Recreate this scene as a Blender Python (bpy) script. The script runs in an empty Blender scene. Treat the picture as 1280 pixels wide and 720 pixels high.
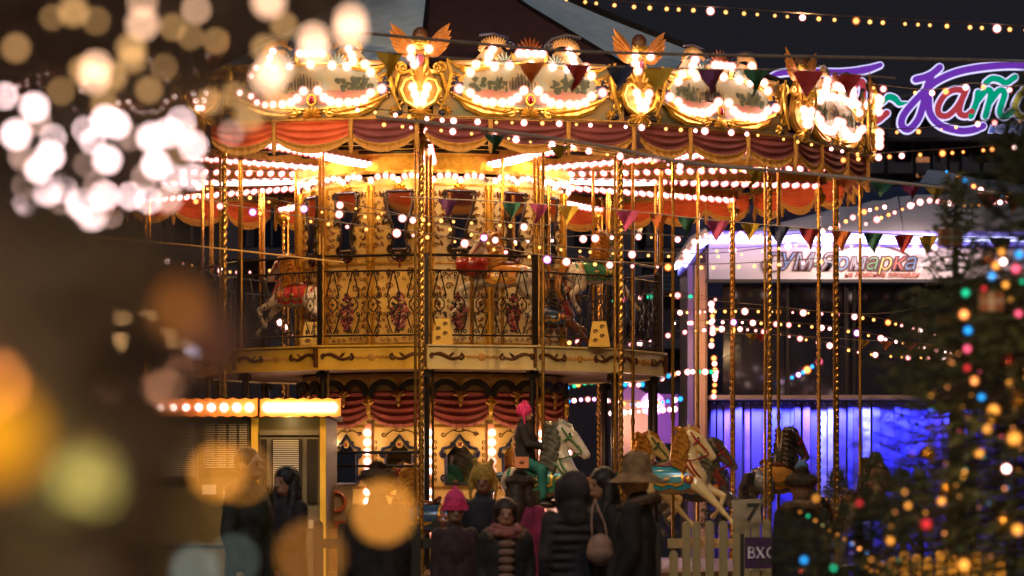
import bpy, bmesh, math, random
import numpy as np
from mathutils import Vector, Matrix
random.seed(11)
rnd = random.random
S = bpy.context.scene
PI = math.pi
R = math.radians
sin, cos = math.sin, math.cos

# ------------------------------------------------------------------ camera, world, exposure
EYE = 1.4            # camera height; horizon sits at row 620 of a 1280x720 frame, focal length 4000 px
F = 4000.0
cam = bpy.data.cameras.new('camera')
camo = bpy.data.objects.new('camera', cam)
S.collection.objects.link(camo)
camo.location = (0, 0, EYE)
camo.rotation_euler = (R(90), 0, 0)
cam.sensor_width = 36.0
cam.lens = F / 1280 * 36
cam.shift_y = 260 / 1280
cam.clip_start = 0.1
cam.clip_end = 2000
cam.dof.use_dof = True
cam.dof.focus_distance = 36.5
cam.dof.aperture_fstop = 2.9
S.camera = camo

W = bpy.data.worlds.new('World')
S.world = W
W.use_nodes = True
wb = W.node_tree.nodes['Background']
wb.inputs[0].default_value = (0.0118, 0.0112, 0.0150, 1)
wb.inputs[1].default_value = 1.0

# added cold fill from high in front, lifts roof and crowd
sl_ = bpy.data.lights.new('cold_fill', 'SUN'); sl_.energy = .45; sl_.angle = R(10); sl_.color = (.62, .80, 1)
slo = bpy.data.objects.new('cold_fill', sl_); S.collection.objects.link(slo); slo.rotation_euler = (R(38), R(-14), 0)

S.view_settings.view_transform = 'Standard'
S.view_settings.look = 'None'
S.view_settings.exposure = 0.0
S.view_settings.gamma = 1.0
S.render.engine = 'CYCLES'
cy = S.cycles
cy.use_denoising = True
try:
    cy.denoiser = 'OPENIMAGEDENOISE'
    cy.denoising_input_passes = 'RGB_ALBEDO_NORMAL'
except Exception:
    pass
cy.max_bounces = 6
cy.diffuse_bounces = 3
cy.glossy_bounces = 3
cy.transparent_max_bounces = 40
cy.sample_clamp_indirect = 2.0
cy.use_light_tree = True
cy.caustics_reflective = False
cy.caustics_refractive = False

def px(x, y, Y):
    """world point at depth Y that a 1280x720 frame shows at column x, row y"""
    return Vector(((x - 640) / F * Y, Y, EYE + (620 - y) / F * Y))
def zy(y, Y):
    return EYE + (620 - y) / F * Y

# ------------------------------------------------------------------ materials
MATS = {}
def mat(name, col, rough=.6, metal=0., col2=None, scale=8., bump=0., emit=None, es=0., coat=0., spread=(.35, .65), stretch=None):
    if name in MATS:
        return MATS[name]
    m = bpy.data.materials.new(name)
    m.use_nodes = True
    nt = m.node_tree
    b = nt.nodes['Principled BSDF']
    b.inputs['Roughness'].default_value = rough
    b.inputs['Metallic'].default_value = metal
    b.inputs['Base Color'].default_value = (*col, 1)
    if coat:
        b.inputs['Coat Weight'].default_value = coat
        b.inputs['Coat Roughness'].default_value = .12
    if col2 is not None or bump:
        tc = nt.nodes.new('ShaderNodeTexCoord')
        mp = nt.nodes.new('ShaderNodeMapping')
        nt.links.new(tc.outputs['Object'], mp.inputs[0])
        if stretch:
            mp.inputs['Scale'].default_value = stretch
        n = nt.nodes.new('ShaderNodeTexNoise')
        n.inputs['Scale'].default_value = scale
        n.inputs['Detail'].default_value = 5
        nt.links.new(mp.outputs[0], n.inputs[0])
        if col2 is not None:
            rp = nt.nodes.new('ShaderNodeValToRGB')
            rp.color_ramp.elements[0].position = spread[0]
            rp.color_ramp.elements[1].position = spread[1]
            rp.color_ramp.elements[0].color = (*col, 1)
            rp.color_ramp.elements[1].color = (*col2, 1)
            nt.links.new(n.outputs[0], rp.inputs[0])
            nt.links.new(rp.outputs[0], b.inputs['Base Color'])
        if bump:
            bp = nt.nodes.new('ShaderNodeBump')
            bp.inputs['Strength'].default_value = bump
            bp.inputs['Distance'].default_value = .01
            nt.links.new(n.outputs[0], bp.inputs['Height'])
            nt.links.new(bp.outputs[0], b.inputs['Normal'])
    if emit is not None:
        b.inputs['Emission Color'].default_value = (*emit, 1)
        b.inputs['Emission Strength'].default_value = es
    MATS[name] = m
    return m

def lamp_mat(name, col, s, nee=False):
    """surface of a lit bulb"""
    if name in MATS:
        return MATS[name]
    m = bpy.data.materials.new(name)
    m.use_nodes = True
    nt = m.node_tree
    nt.nodes.clear()
    o = nt.nodes.new('ShaderNodeOutputMaterial')
    e = nt.nodes.new('ShaderNodeEmission')
    e.inputs[0].default_value = (*col, 1)
    e.inputs[1].default_value = s
    nt.links.new(e.outputs[0], o.inputs[0])
    m.cycles.emission_sampling = 'FRONT' if nee else 'NONE'
    MATS[name] = m
    return m

def halo_mat(name, col, s, power=2.0):
    """painted lens halo around a lit bulb: additive emission, fading towards its rim"""
    m = bpy.data.materials.new(name)
    m.use_nodes = True
    nt = m.node_tree
    nt.nodes.clear()
    o = nt.nodes.new('ShaderNodeOutputMaterial')
    e = nt.nodes.new('ShaderNodeEmission')
    t = nt.nodes.new('ShaderNodeBsdfTransparent')
    a = nt.nodes.new('ShaderNodeAddShader')
    l = nt.nodes.new('ShaderNodeLayerWeight')
    l.inputs[0].default_value = .5
    s1 = nt.nodes.new('ShaderNodeMath'); s1.operation = 'SUBTRACT'; s1.inputs[0].default_value = 1
    p = nt.nodes.new('ShaderNodeMath'); p.operation = 'POWER'; p.inputs[1].default_value = power
    k = nt.nodes.new('ShaderNodeMath'); k.operation = 'MULTIPLY'; k.inputs[1].default_value = s
    nt.links.new(l.outputs['Facing'], s1.inputs[1])
    nt.links.new(s1.outputs[0], p.inputs[0])
    nt.links.new(p.outputs[0], k.inputs[0])
    nt.links.new(k.outputs[0], e.inputs[1])
    e.inputs[0].default_value = (*col, 1)
    nt.links.new(t.outputs[0], a.inputs[0])
    nt.links.new(e.outputs[0], a.inputs[1])
    nt.links.new(a.outputs[0], o.inputs[0])
    m.cycles.emission_sampling = 'NONE'
    MATS[name] = m
    return m

# ------------------------------------------------------------------ mesh collector
class MB:
    def __init__(s):
        s.v = []; s.f = []; s.mi = []; s.m = 0
    def add(s, vs, fs):
        o = len(s.v)
        s.v.extend(tuple(p) for p in vs)
        for f in fs:
            s.f.append(tuple(i + o for i in f)); s.mi.append(s.m)
        return s
    def mat(s, i):
        s.m = i; return s
    def box(s, c, d, rz=0, ry=0):
        hx, hy, hz = d[0] / 2, d[1] / 2, d[2] / 2
        M = Matrix.Rotation(rz, 3, 'Z') @ Matrix.Rotation(ry, 3, 'Y')
        vs = [Vector(c) + M @ Vector((a * hx, b * hy, e * hz)) for a in (-1, 1) for b in (-1, 1) for e in (-1, 1)]
        return s.add(vs, [(0, 1, 3, 2), (4, 6, 7, 5), (0, 4, 5, 1), (2, 3, 7, 6), (0, 2, 6, 4), (1, 5, 7, 3)])
    def quad(s, a, b, c, d):
        return s.add([a, b, c, d], [(0, 1, 2, 3)])
    def tube(s, pts, r, n=6, closed=False, caps=True):
        pts = [Vector(p) for p in pts]
        k = len(pts)
        rs = r if isinstance(r, (list, tuple)) else [r] * k
        vs = []; fs = []
        up = Vector((0.013, 0.021, 1)).normalized()
        pn = None
        for i, p in enumerate(pts):
            t = (pts[(i + 1) % k] - pts[i - 1]) if closed else (pts[min(i + 1, k - 1)] - pts[max(i - 1, 0)])
            if t.length < 1e-9: t = Vector((0, 0, 1))
            t.normalize()
            a = t.cross(up if abs(t.dot(up)) < .95 else Vector((1, 0, 0)))
            if pn is not None:
                a2 = pn - t * pn.dot(t)
                if a2.length > 1e-6: a = a2
            a.normalize(); pn = a
            b = t.cross(a)
            for j in range(n):
                q = 2 * PI * j / n
                vs.append(p + (a * cos(q) + b * sin(q)) * rs[i])
        m = k if closed else k - 1
        for i in range(m):
            for j in range(n):
                a0 = i * n + j; a1 = i * n + (j + 1) % n
                b0 = ((i + 1) % k) * n + j; b1 = ((i + 1) % k) * n + (j + 1) % n
                fs.append((a0, b0, b1, a1))
        if caps and not closed:
            fs.append(tuple(range(n))[::-1][::-1]); fs.append(tuple((k - 1) * n + j for j in range(n))[::-1])
        return s.add(vs, fs)
    def lathe(s, prof, c=(0, 0, 0), n=16, ang=0.):
        vs = []; fs = []
        for (r, z) in prof:
            for j in range(n):
                q = 2 * PI * j / n + ang
                vs.append((c[0] + r * sin(q), c[1] - r * cos(q), c[2] + z))
        for i in range(len(prof) - 1):
            for j in range(n):
                fs.append((i * n + j, i * n + (j + 1) % n, (i + 1) * n + (j + 1) % n, (i + 1) * n + j))
        return s.add(vs, fs)
    def sph(s, c, r, nu=12, nv=8):
        if not isinstance(r, (list, tuple)): r = (r, r, r)
        vs = [(c[0], c[1], c[2] + r[2])]; fs = []
        for i in range(1, nv):
            a = PI * i / nv
            for j in range(nu):
                q = 2 * PI * j / nu
                vs.append((c[0] + r[0] * sin(a) * cos(q), c[1] + r[1] * sin(a) * sin(q), c[2] + r[2] * cos(a)))
        vs.append((c[0], c[1], c[2] - r[2]))
        for j in range(nu):
            fs.append((0, 1 + j, 1 + (j + 1) % nu))
        for i in range(nv - 2):
            for j in range(nu):
                a0 = 1 + i * nu + j; a1 = 1 + i * nu + (j + 1) % nu
                fs.append((a0, a0 + nu, a1 + nu, a1))
        L = len(vs) - 1
        for j in range(nu):
            fs.append((L, L - nu + (j + 1) % nu, L - nu + j))
        return s.add(vs, fs)
    def prism(s, out, y0=0., d=.02):
        """outline of (x, z) points, front face at y0 - d, back face at y0"""
        n = len(out)
        ar = sum(out[i][0] * out[(i + 1) % n][1] - out[(i + 1) % n][0] * out[i][1] for i in range(n))
        if ar < 0: out = out[::-1]
        vs = [(x, y0 - d, z) for x, z in out] + [(x, y0, z) for x, z in out]
        fs = [tuple(range(n)), tuple(range(2 * n - 1, n - 1, -1))]
        for i in range(n):
            j = (i + 1) % n
            fs.append((i, i + n, j + n, j))
        return s.add(vs, fs)
    def ribbon(s, pts, ws, y0=0., d=.02, cap=True):
        """flat stroke of varying width following (x, z) points"""
        k = len(pts)
        if not isinstance(ws, (list, tuple)): ws = [ws] * k
        L = []; Rr = []
        for i in range(k):
            a = pts[max(i - 1, 0)]; b = pts[min(i + 1, k - 1)]
            t = Vector((b[0] - a[0], b[1] - a[1]))
            if t.length < 1e-9: t = Vector((1, 0))
            t.normalize()
            nrm = Vector((-t.y, t.x)) * ws[i] / 2
            L.append((pts[i][0] + nrm.x, pts[i][1] + nrm.y)); Rr.append((pts[i][0] - nrm.x, pts[i][1] - nrm.y))
        for i in range(k - 1):
            s.prism([Rr[i], Rr[i + 1], L[i + 1], L[i]], y0, d)
        if cap:
            for i in (0, k - 1):
                s.prism([(pts[i][0] + ws[i] / 2 * cos(a * PI / 4), pts[i][1] + ws[i] / 2 * sin(a * PI / 4)) for a in range(8)], y0 - d * .02, d)
        return s
    def leaf(s, x, z, L, w, a, y0=0., h=.02, n=5):
        """raised pointed leaf in the x-z plane starting at (x, z), heading a"""
        vs = []; fs = []
        dx, dz = cos(a), sin(a)
        for i in range(n + 1):
            t = i / n
            hw = w / 2 * sin(PI * min(1, t * .92 + .08)) ** .8 if t < 1 else 0
            cx_, cz_ = x + dx * L * t, z + dz * L * t
            vs += [(cx_ - dz * hw, y0, cz_ + dx * hw), (cx_, y0 - h * sin(PI * min(1, .15 + t * .8)), cz_), (cx_ + dz * hw, y0, cz_ - dx * hw)]
        for i in range(n):
            a0 = i * 3
            fs += [(a0, a0 + 3, a0 + 4, a0 + 1), (a0 + 1, a0 + 4, a0 + 5, a0 + 2)]
        return s.add(vs, fs)
    def spiral(s, x, z, r0, turns, a0, y0=0., r=.012, hand=1, n=18, tail=None, k=5):
        """raised volute curling into (x, z); returns nothing, optional tail point list before the curl"""
        pts = []
        if tail: pts += [(p[0], y0, p[1]) for p in tail]
        for i in range(n + 1):
            t = i / n
            q = a0 + hand * turns * 2 * PI * t
            rr = r0 * (1 - t * .85)
            pts.append((x + rr * cos(q), y0, z + rr * sin(q)))
        rs = [r * (1 - .4 * i / len(pts)) for i in range(len(pts))]
        return s.tube(pts, rs, k)
    def mesh(s, name, mats, smooth=True):
        me = bpy.data.meshes.new(name)
        me.from_pydata(s.v, [], s.f)
        if not isinstance(mats, (list, tuple)): mats = [mats]
        for m in mats: me.materials.append(m)
        if len(mats) > 1:
            me.polygons.foreach_set('material_index', s.mi)
        if smooth:
            me.polygons.foreach_set('use_smooth', [True] * len(me.polygons))
            try:
                me.set_sharp_from_angle(angle=R(40))
            except Exception:
                pass
        me.update()
        return me
    def build(s, name, mats, parent=None, loc=(0, 0, 0), rz=0., smooth=True):
        return put(name, s.mesh(name, mats, smooth), parent, loc, rz)

def put(name, me, parent=None, loc=(0, 0, 0), rz=0., rot=None, scale=None):
    o = bpy.data.objects.new(name, me)
    S.collection.objects.link(o)
    if parent is not None: o.parent = parent
    o.location = loc
    o.rotation_euler = rot if rot is not None else (0, 0, rz)
    if scale is not None:
        o.scale = scale if isinstance(scale, (tuple, list)) else (scale,) * 3
    return o

def tag(o, label, cat, group=None):
    o['label'] = label; o['category'] = cat
    if group: o['group'] = group
    return o
def thing(name, label, cat, loc=(0, 0, 0), rz=0., group=None):
    o = bpy.data.objects.new(name, None)
    o.empty_display_size = .1
    S.collection.objects.link(o)
    o.location = loc; o.rotation_euler = (0, 0, rz)
    return tag(o, label, cat, group)
def structure(o):
    o['kind'] = 'structure'; return o
def stuff(o):
    o['kind'] = 'stuff'; return o

def lamp(name, loc, watt, col, rad=.03, parent=None):
    l = bpy.data.lights.new(name, 'POINT')
    l.energy = watt; l.color = col; l.shadow_soft_size = rad
    o = bpy.data.objects.new(name, l)
    S.collection.objects.link(o)
    o.location = loc
    if parent is not None: o.parent = parent
    return o

def catmull(pts, n=8):
    pts = [Vector(p) for p in pts]
    if len(pts) < 3: n = max(n, 2)
    P = [pts[0] * 2 - pts[1]] + pts + [pts[-1] * 2 - pts[-2]]
    out = []
    for i in range(1, len(P) - 2):
        p0, p1, p2, p3 = P[i - 1:i + 3]
        for j in range(n):
            t = j / n
            out.append(.5 * ((2 * p1) + (p2 - p0) * t + (2 * p0 - 5 * p1 + 4 * p2 - p3) * t * t + (3 * p1 - p0 - 3 * p2 + p3) * t ** 3))
    out.append(pts[-1])
    return out

# remeshed bodies ---------------------------------------------------
def solid(prims, name, mats, voxel=.014, smooth=2, shade=True):
    """one continuous surface from chains ('c', [(p, r), ...]) and ellipsoids ('e', centre, radii, rot)"""
    b = MB()
    for p in prims:
        if p[0] == 'c':
            ch = p[1]
            for i, (q, r) in enumerate(ch):
                b.sph(q, r, 10, 7)
            for i in range(len(ch) - 1):
                (q0, r0), (q1, r1) = ch[i], ch[i + 1]
                if (Vector(q1) - Vector(q0)).length > 1e-4:
                    b.tube([q0, q1], [r0, r1], 10)
        else:
            c, rr = p[1], p[2]
            t = MB().sph((0, 0, 0), rr, 14, 10)
            M = Matrix.Rotation(p[3], 3, 'Y') if len(p) > 3 else Matrix.Identity(3)
            b.add([Vector(c) + M @ Vector(v) for v in t.v], t.f)
    me = b.mesh(name, mats, False)
    bm = bmesh.new(); bm.from_mesh(me)
    bmesh.ops.recalc_face_normals(bm, faces=bm.faces)
    bm.to_mesh(me); bm.free()
    o = bpy.data.objects.new('tmp', me)
    S.collection.objects.link(o)
    r = o.modifiers.new('r', 'REMESH'); r.mode = 'VOXEL'; r.voxel_size = voxel; r.use_smooth_shade = shade
    if smooth:
        sm = o.modifiers.new('s', 'SMOOTH'); sm.iterations = smooth; sm.factor = .5
    dg = bpy.context.evaluated_depsgraph_get()
    out = bpy.data.meshes.new_from_object(o.evaluated_get(dg))
    out.name = name
    bpy.data.objects.remove(o)
    if shade: out.polygons.foreach_set('use_smooth', [True] * len(out.polygons))
    return out

# ------------------------------------------------------------------ palette
gold = mat('gilded_paint', (.80, .50, .09), .30, .55, (.56, .30, .03), 14, .15)
gold_d = mat('old_gold_paint', (.42, .22, .04), .38, .5, (.26, .12, .02), 14, .15)
brass = mat('polished_brass', (.72, .42, .10), .24, .9, (.55, .30, .06), 10, .04)
brass_d = mat('tarnished_brass', (.24, .14, .05), .35, .85, (.13, .075, .03), 12, .05)
cream = mat('cream_enamel', (.78, .56, .17), .32, 0, (.66, .44, .09), 5, .04, coat=.3)
cream_p = mat('pale_cream_enamel', (.84, .74, .42), .42, 0, (.76, .64, .32), 5, .04, coat=.3)
cream_w = mat('yellow_enamel', (.86, .58, .08), .42, 0, (.76, .48, .05), 5, .04, coat=.3)
ivory = mat('ivory_paint', (.66, .44, .20), .4, 0, (.5, .32, .12), 9, .1)
navy = mat('navy_paint', (.02, .03, .075), .35, 0, (.01, .012, .03), 10, .05)
dark = mat('black_iron', (.012, .010, .010), .42, .4, (.022, .016, .013), 12, .1)
brown = mat('brown_gilding', (.14, .055, .018), .4, .2, (.07, .028, .01), 14, .1)
ochre = mat('ochre_stencil', (.62, .34, .07), .5, 0, (.5, .25, .05), 14, .05)
redj = mat('ruby_glass', (.35, .015, .012), .08, 0, (.2, .01, .01), 10, coat=1)
lit_cloth = mat('lit_red_velvet', (.70, .13, .035), .7, 0, (.55, .085, .025), 6, .3)  # swag copy for the warm-lit sides, light put into the colour
dim_cloth = mat('dim_red_velvet', (.20, .045, .05), .75, 0, (.13, .028, .035), 6, .3)  # same swag velvet where less light falls, painted darker
fringe = mat('gold_fringe', (.74, .40, .08), .6, .2, (.40, .2, .05), 60, .8, stretch=(3, 3, .3))
teal = mat('teal_paint', (.06, .20, .20), .4, 0, (.03, .12, .13), 9, .05)
mirror = mat('mirror_glass', (.62, .60, .58), .05, 1.0, (.5, .47, .44), 3)
maroon = mat('maroon_canvas', (.065, .020, .022), .8, 0, (.045, .014, .016), 5, .2)
bluecan = mat('pale_blue_canvas', (.58, .70, .78), .8, 0, (.46, .58, .68), 5, .2)
bulb_w = lamp_mat('lit_bulb_white', (1, .80, .72), 11)
halo_w = halo_mat('bulb_halo_rose', (1, .27, .22), 2.6, 2.0)  # emissive shell standing in for lens glow around the bulbs
bulb_a = lamp_mat('lit_bulb_amber', (1, .50, .13), 3.0)
halo_a = halo_mat('bulb_halo_amber', (1, .34, .06), .8, 2.2)

def bulb_mesh(name, r, k=1.75, mats=None, nu=10, nv=6):
    b = MB(); b.sph((0, 0, 0), r, nu, nv); b.mat(1).sph((0, 0, 0), r * k, nu + 4, nv + 2)
    me = b.mesh(name, mats or [bulb_w, halo_w])
    me.polygons.foreach_set('use_smooth', [True] * len(me.polygons))
    return me
# ------------------------------------------------------------------ ground, plaza
g = MB(); g.quad((-400, -20, 0), (400, -20, 0), (400, 900, 0), (-400, 900, 0))
structure(g.build('ground', mat('wet_paving', (.045, .040, .038), .45, 0, (.075, .066, .06), 3, .3), smooth=False))

# ------------------------------------------------------------------ the carousel
NS = 14
SA = 2 * PI / NS
CX, CY = -.99, 40.0
RR, RD, RC, RB = 5.4, 2.94, 5.06, 1.65      # rim, upper deck, outer columns, drum
car = thing('carousel', 'two storey gilded carousel ringed with lit bulbs and velvet swags', 'carousel', (CX, CY, 0))
def P(r, a, z=0.): return (r * sin(a), -r * cos(a), z)
def place(name, me, r, a, z=0., extra=0., parent=car):
    return put(name, me, parent, P(r, a, z), a + extra)
def apo(r): return r * cos(SA / 2)
def wid(r): return 2 * r * sin(SA / 2)
Z0, ZD0, ZD1, ZC = .55, 2.87, 3.16, 5.50     # lower floor, deck underside, deck top, ceiling

# lower floor, steps
b = MB(); b.lathe([(0.01, Z0), (RR - .1, Z0), (RR - .1, Z0 - .06), (RR - .22, Z0 - .06), (RR - .22, .22), (RR + .25, .22), (RR + .25, 0)], n=NS)
b.build('floor_platform', mat('worn_boards', (.20, .12, .06), .5, 0, (.12, .07, .035), 5, .2), car, smooth=False)
b = MB(); b.box((0, 0, .38), (wid(RR - .22) - .03, .04, .28)); b.mat(1)
for s_ in (-1, 1):
    b.spiral(s_ * .55, .38, .08, 1.2, 0 if s_ > 0 else PI, -.03, .014, s_)
sk = b.mesh('platform_skirt', [cream, ochre])
for k in range(NS): place('platform_skirt', sk, apo(RR - .22), (k + .5) * SA)

# drum panels ---------------------------------------------------------
WB = wid(RB)
b = MB(); b.box((0, .02, (ZD1 + 5.24) / 2), (WB, .04, 5.24 - ZD1))
b.mat(1)
for s_ in (-1, 1):      # raised stiles and rails
    b.box((s_ * (WB / 2 - .045), -.006, (ZD1 + 5.2) / 2), (.03, .012, 5.16 - ZD1 - .1))
for z in (3.24, 4.20, 4.30, 5.14):
    b.box((0, -.007, z), (WB - .12, .014, .022))
up_panel = b.mesh('upper_drum_panel', [cream, gold]); up_panel_p = b.mesh('upper_drum_panel', [cream_p, gold])
b = MB()
for s_ in (-1, 1):      # scroll painting of the panel
    b.spiral(s_ * .10, 4.255, .055, 1.1, PI / 2, -.008, .006, -s_, tail=[(s_ * .03, 4.33), (s_ * .07, 4.345)])
    for i in range(9):
        z = 3.34 + i * .095
        b.spiral(s_ * .285, z, .026, 1.0, PI / 2 * (i % 2 * 2 - 1), -.008, .009, s_ * (1 if i % 2 else -1), n=9, k=4)
    for i in range(6):
        z = 4.42 + i * .12
        b.spiral(s_ * .29, z, .03, 1.0, PI / 2 * (i % 2 * 2 - 1), -.008, .009, -s_ * (1 if i % 2 else -1), n=9, k=4)
    for i in range(3):
        b.spiral(s_ * (.05 + i * .085), 3.29, .03, 1.0, 0, -.008, .006, s_, n=9, k=4)
        b.spiral(s_ * (.05 + i * .085), 4.02, .028, 1.0, 0, -.008, .006, -s_, n=9, k=4)
for s_ in (-1, 1):
    for i in range(8):
        z = 4.40 + i * .085
        b.leaf(s_ * (.20 + .05 * sin(i)), z, .08, .035, PI / 2 - s_ * (.5 + .5 * sin(i * 1.7)), -.006, .014)
        b.spiral(s_ * (.235 + .03 * cos(i * 2)), z + .03, .022, 1.1, 0, -.008, .006, s_, n=8, k=4)
    for i in range(7):
        z = 3.42 + i * .075
        b.leaf(s_ * .23, z, .075, .03, PI / 2 - s_ * (.6 + .5 * sin(i * 2.1)), -.006, .012)
        b.spiral(s_ * (.16 + .035 * sin(i * 1.3)), z + .02, .024, 1.1, PI / 2, -.008, .006, -s_, n=8, k=4)
    b.spiral(s_ * .13, 4.10, .05, 1.3, 0, -.008, .010, s_, n=12, k=4); b.spiral(s_ * .13, 3.92, .05, 1.3, 0, -.008, .010, -s_, n=12, k=4)
up_scroll = b.mesh('painted_scroll', mat('russet_scroll', (.17, .06, .015), .45, 0, (.26, .09, .02), 14))
b = MB()                # red lozenge flower on the dado
for a in range(5):
    b.leaf(0, 4.23, .055, .035, PI / 2 + (a - 2) * .75, -.006, .014)
b.leaf(0, 4.23, .10, .03, -PI / 2, -.006, .014)
up_flower = b.mesh('red_flower', mat('crimson_paint', (.30, .02, .02), .4))
b = MB()                # bouquet
rq = random.Random(4)
for i in range(110):
    t = rq.uniform(0, 1); q = rq.uniform(0, 2 * PI)
    hw = .105 * sin(PI * (.12 + t * .8))
    b.mat(rq.choice([0, 0, 0, 1, 1, 2, 3]))
    b.sph((rq.uniform(-1, 1) * hw, -.012, 3.40 + t * .44), (.021, .018, .021), 6, 4)
bouquet = b.mesh('painted_bouquet', [mat('plum_petals', (.10, .02, .05), .5), mat('rose_petals', (.38, .09, .10), .5), mat('leaf_paint', (.04, .06, .02), .5), mat('pale_petals', (.6, .35, .25), .5)])
def vase(n=10):
    L = []
    for i in range(n + 1):
        t = i / n
        L.append((-(.155 - .075 * t + .028 * sin(t * PI * 2.2)), 5.06 - .70 * t))
    return L + [(-x, z) for x, z in L[::-1]]
out = vase()
b = MB(); b.prism(out, -.012, .012); up_mirror = b.mesh('mirror', mirror, False)
b = MB(); b.tube([(x, -.022, z) for x, z in out], .021, 6, closed=True)
for s_ in (-1, 1):
    for (x, z, r, h) in ((.165, 5.02, .04, -1), (.175, 4.72, .04, 1), (.10, 4.36, .045, -1), (.13, 4.52, .03, 1), (.055, 4.28, .035, 1)):
        b.spiral(s_ * x, z, r * 1.15, 1.2, PI / 2, -.026, .020, s_ * h, n=12)
b.tube([(-.08, -.02, 4.35), (-.05, -.02, 4.26), (0, -.02, 4.22), (.05, -.02, 4.26), (.08, -.02, 4.35)], .012)
up_frame = b.mesh('mirror_frame', mat('walnut_frame', (.035, .018, .012), .3, .1, (.02, .01, .008), 10, coat=.4))
b = MB()
for s_ in (-1, 1):
    for a in (.3, .9, 1.5):
        b.leaf(0, 5.08, .10, .04, PI / 2 - s_ * a, -.012, .03)
b.spiral(0, 5.12, .04, 1, 0, -.03, .01)
up_crest = b.mesh('mirror_crest', gold)
b = MB()                # arched lamp board
arc = [(-WB / 2 + .02, 5.20)] + [(-WB / 2 + .03 + (WB - .06) * t, 5.19 + .055 * abs(sin(PI * t * 2)) ** .7) for t in [i / 16 for i in range(17)]] + [(WB / 2 - .02, 5.20), (WB / 2 - .02, 5.16)]
b.ribbon(arc[:-1], .03, -.02, .05, False)
up_arch = b.mesh('arched_lamp_rail', mat('dark_wood', (.07, .03, .015), .4, 0, (.04, .02, .01), 8))
rimb = bulb_mesh('bulb', .034, 1.8, nu=8, nv=6)
bulb5 = bulb_mesh('bulb', .027, 1.5)
bulb5a = bulb_mesh('amber_bulb', .022, 1.6, [bulb_a, halo_a])
def bulbs_joined(name, pts, r, parent, loc, rz, mats=None, k=1.7):
    b = MB()
    for p in pts:
        b.mat(0).sph(p, r, 8, 5); b.mat(1).sph(p, r * k, 10, 6)
    key = (name, id(parent), loc)
    o = b.build(name, mats or [bulb_w, halo_w], parent, loc, rz)
    return stuff(o)
b = MB()
ub = [(-WB / 2 + .03 + (WB - .06) * t, -.08, 5.19 + .055 * abs(sin(PI * t * 2)) ** .7) for t in (.0, .125, .27, .40, .5, .62, .75, .88)]
for p in ub:
    b.mat(0).sph(p, .027, 8, 5); b.mat(1).sph(p, .048, 10, 6)
ub_me = b.mesh('arch_bulbs', [bulb_w, halo_w])
b = MB()                # half column between panels
b.tube([(0, -.02, ZD1), (0, -.02, 5.14)], .042, 10)
for z in (3.2, 4.25, 5.1):
    b.tube([(0, -.02, z - .025), (0, -.02, z + .025)], .058, 10)
pil = b.mesh('half_column', gold)
for k in range(NS):
    a = (k + .5) * SA
    p = place('upper_drum_panel', up_panel_p if k < 7 else up_panel, apo(RB), a)
    for nm, me in (('painted_scroll', up_scroll), ('red_flower', up_flower), ('painted_bouquet', bouquet), ('mirror', up_mirror), ('mirror_frame', up_frame), ('mirror_crest', up_crest), ('arched_lamp_rail', up_arch)):
        put(nm, me, p)
    stuff(put('arch_bulbs', ub_me, p))
    place('half_column', pil, RB, k * SA)
# gold cove above the drum and the ceiling
b = MB(); b.lathe([(RB + .03, 5.27), (RB + .10, 5.30), (RB + .12, 5.47), (RB + .2, 5.5)], n=NS)
b.build('gilded_cove', gold, car, smooth=False)
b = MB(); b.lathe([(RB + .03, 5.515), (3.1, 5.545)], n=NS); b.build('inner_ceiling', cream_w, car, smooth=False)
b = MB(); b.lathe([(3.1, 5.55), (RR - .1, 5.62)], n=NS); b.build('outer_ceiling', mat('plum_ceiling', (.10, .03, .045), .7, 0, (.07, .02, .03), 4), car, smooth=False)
b = MB()
for r0 in (2.0, 2.5, 3.0):
    b.tube([P(r0, k * SA, 5.50) for k in range(NS)], .022, 4, closed=True)
b.build('ceiling_hoop', dark, car)

# lower drum ----------------------------------------------------------
b = MB(); b.box((0, .02, (Z0 + ZD0) / 2), (WB, .04, ZD0 - Z0)); b.mat(1)
for z in (1.50, 2.24, .7):
    b.box((0, -.006, z), (WB - .03, .012, .03))
lo_panel = b.mesh('lower_drum_panel', [mat('lower_cream_enamel', (.78, .56, .22), .35, 0, (.66, .44, .14), 5, .04, coat=.3), gold_d])
b = MB()
for s_ in (-1, 1):
    b.spiral(s_ * .20, 2.14, .035, 1.1, 0, -.008, .007, s_, tail=[(0, 2.17), (s_ * .09, 2.19)])
    for i in range(7):
        b.spiral(s_ * .30, 1.60 + i * .075, .024, 1.0, PI / 2 * (i % 2 * 2 - 1), -.008, .006, s_ * (1 if i % 2 else -1), n=9, k=4)
    for i in range(8):
        b.spiral(s_ * (.06 + .075 * (i % 4)), .85 + .42 * (i // 4), .028, 1.0, 0, -.008, .006, s_, n=9, k=4)
    b.spiral(s_ * .05, 2.20, .02, 1, PI / 2, -.008, .005, s_, n=8, k=4)
lo_scroll = b.mesh('painted_scroll', brown)
hs = [(-.17, 1.55), (-.17, 1.88), (-.235, 1.90), (-.21, 1.97), (-.12, 1.99), (0, 2.13), (.12, 1.99), (.21, 1.97), (.235, 1.90), (.17, 1.88), (.17, 1.55)]
b = MB(); b.prism([(-.15, 1.56), (-.15, 1.9), (-.09, 1.97), (0, 2.05), (.09, 1.97), (.15, 1.9), (.15, 1.56)], -.012, .01); lo_mirror = b.mesh('mirror', mirror, False)
b = MB(); b.tube([(x, -.02, z) for x, z in hs], .020, 6, closed=True)
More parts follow.
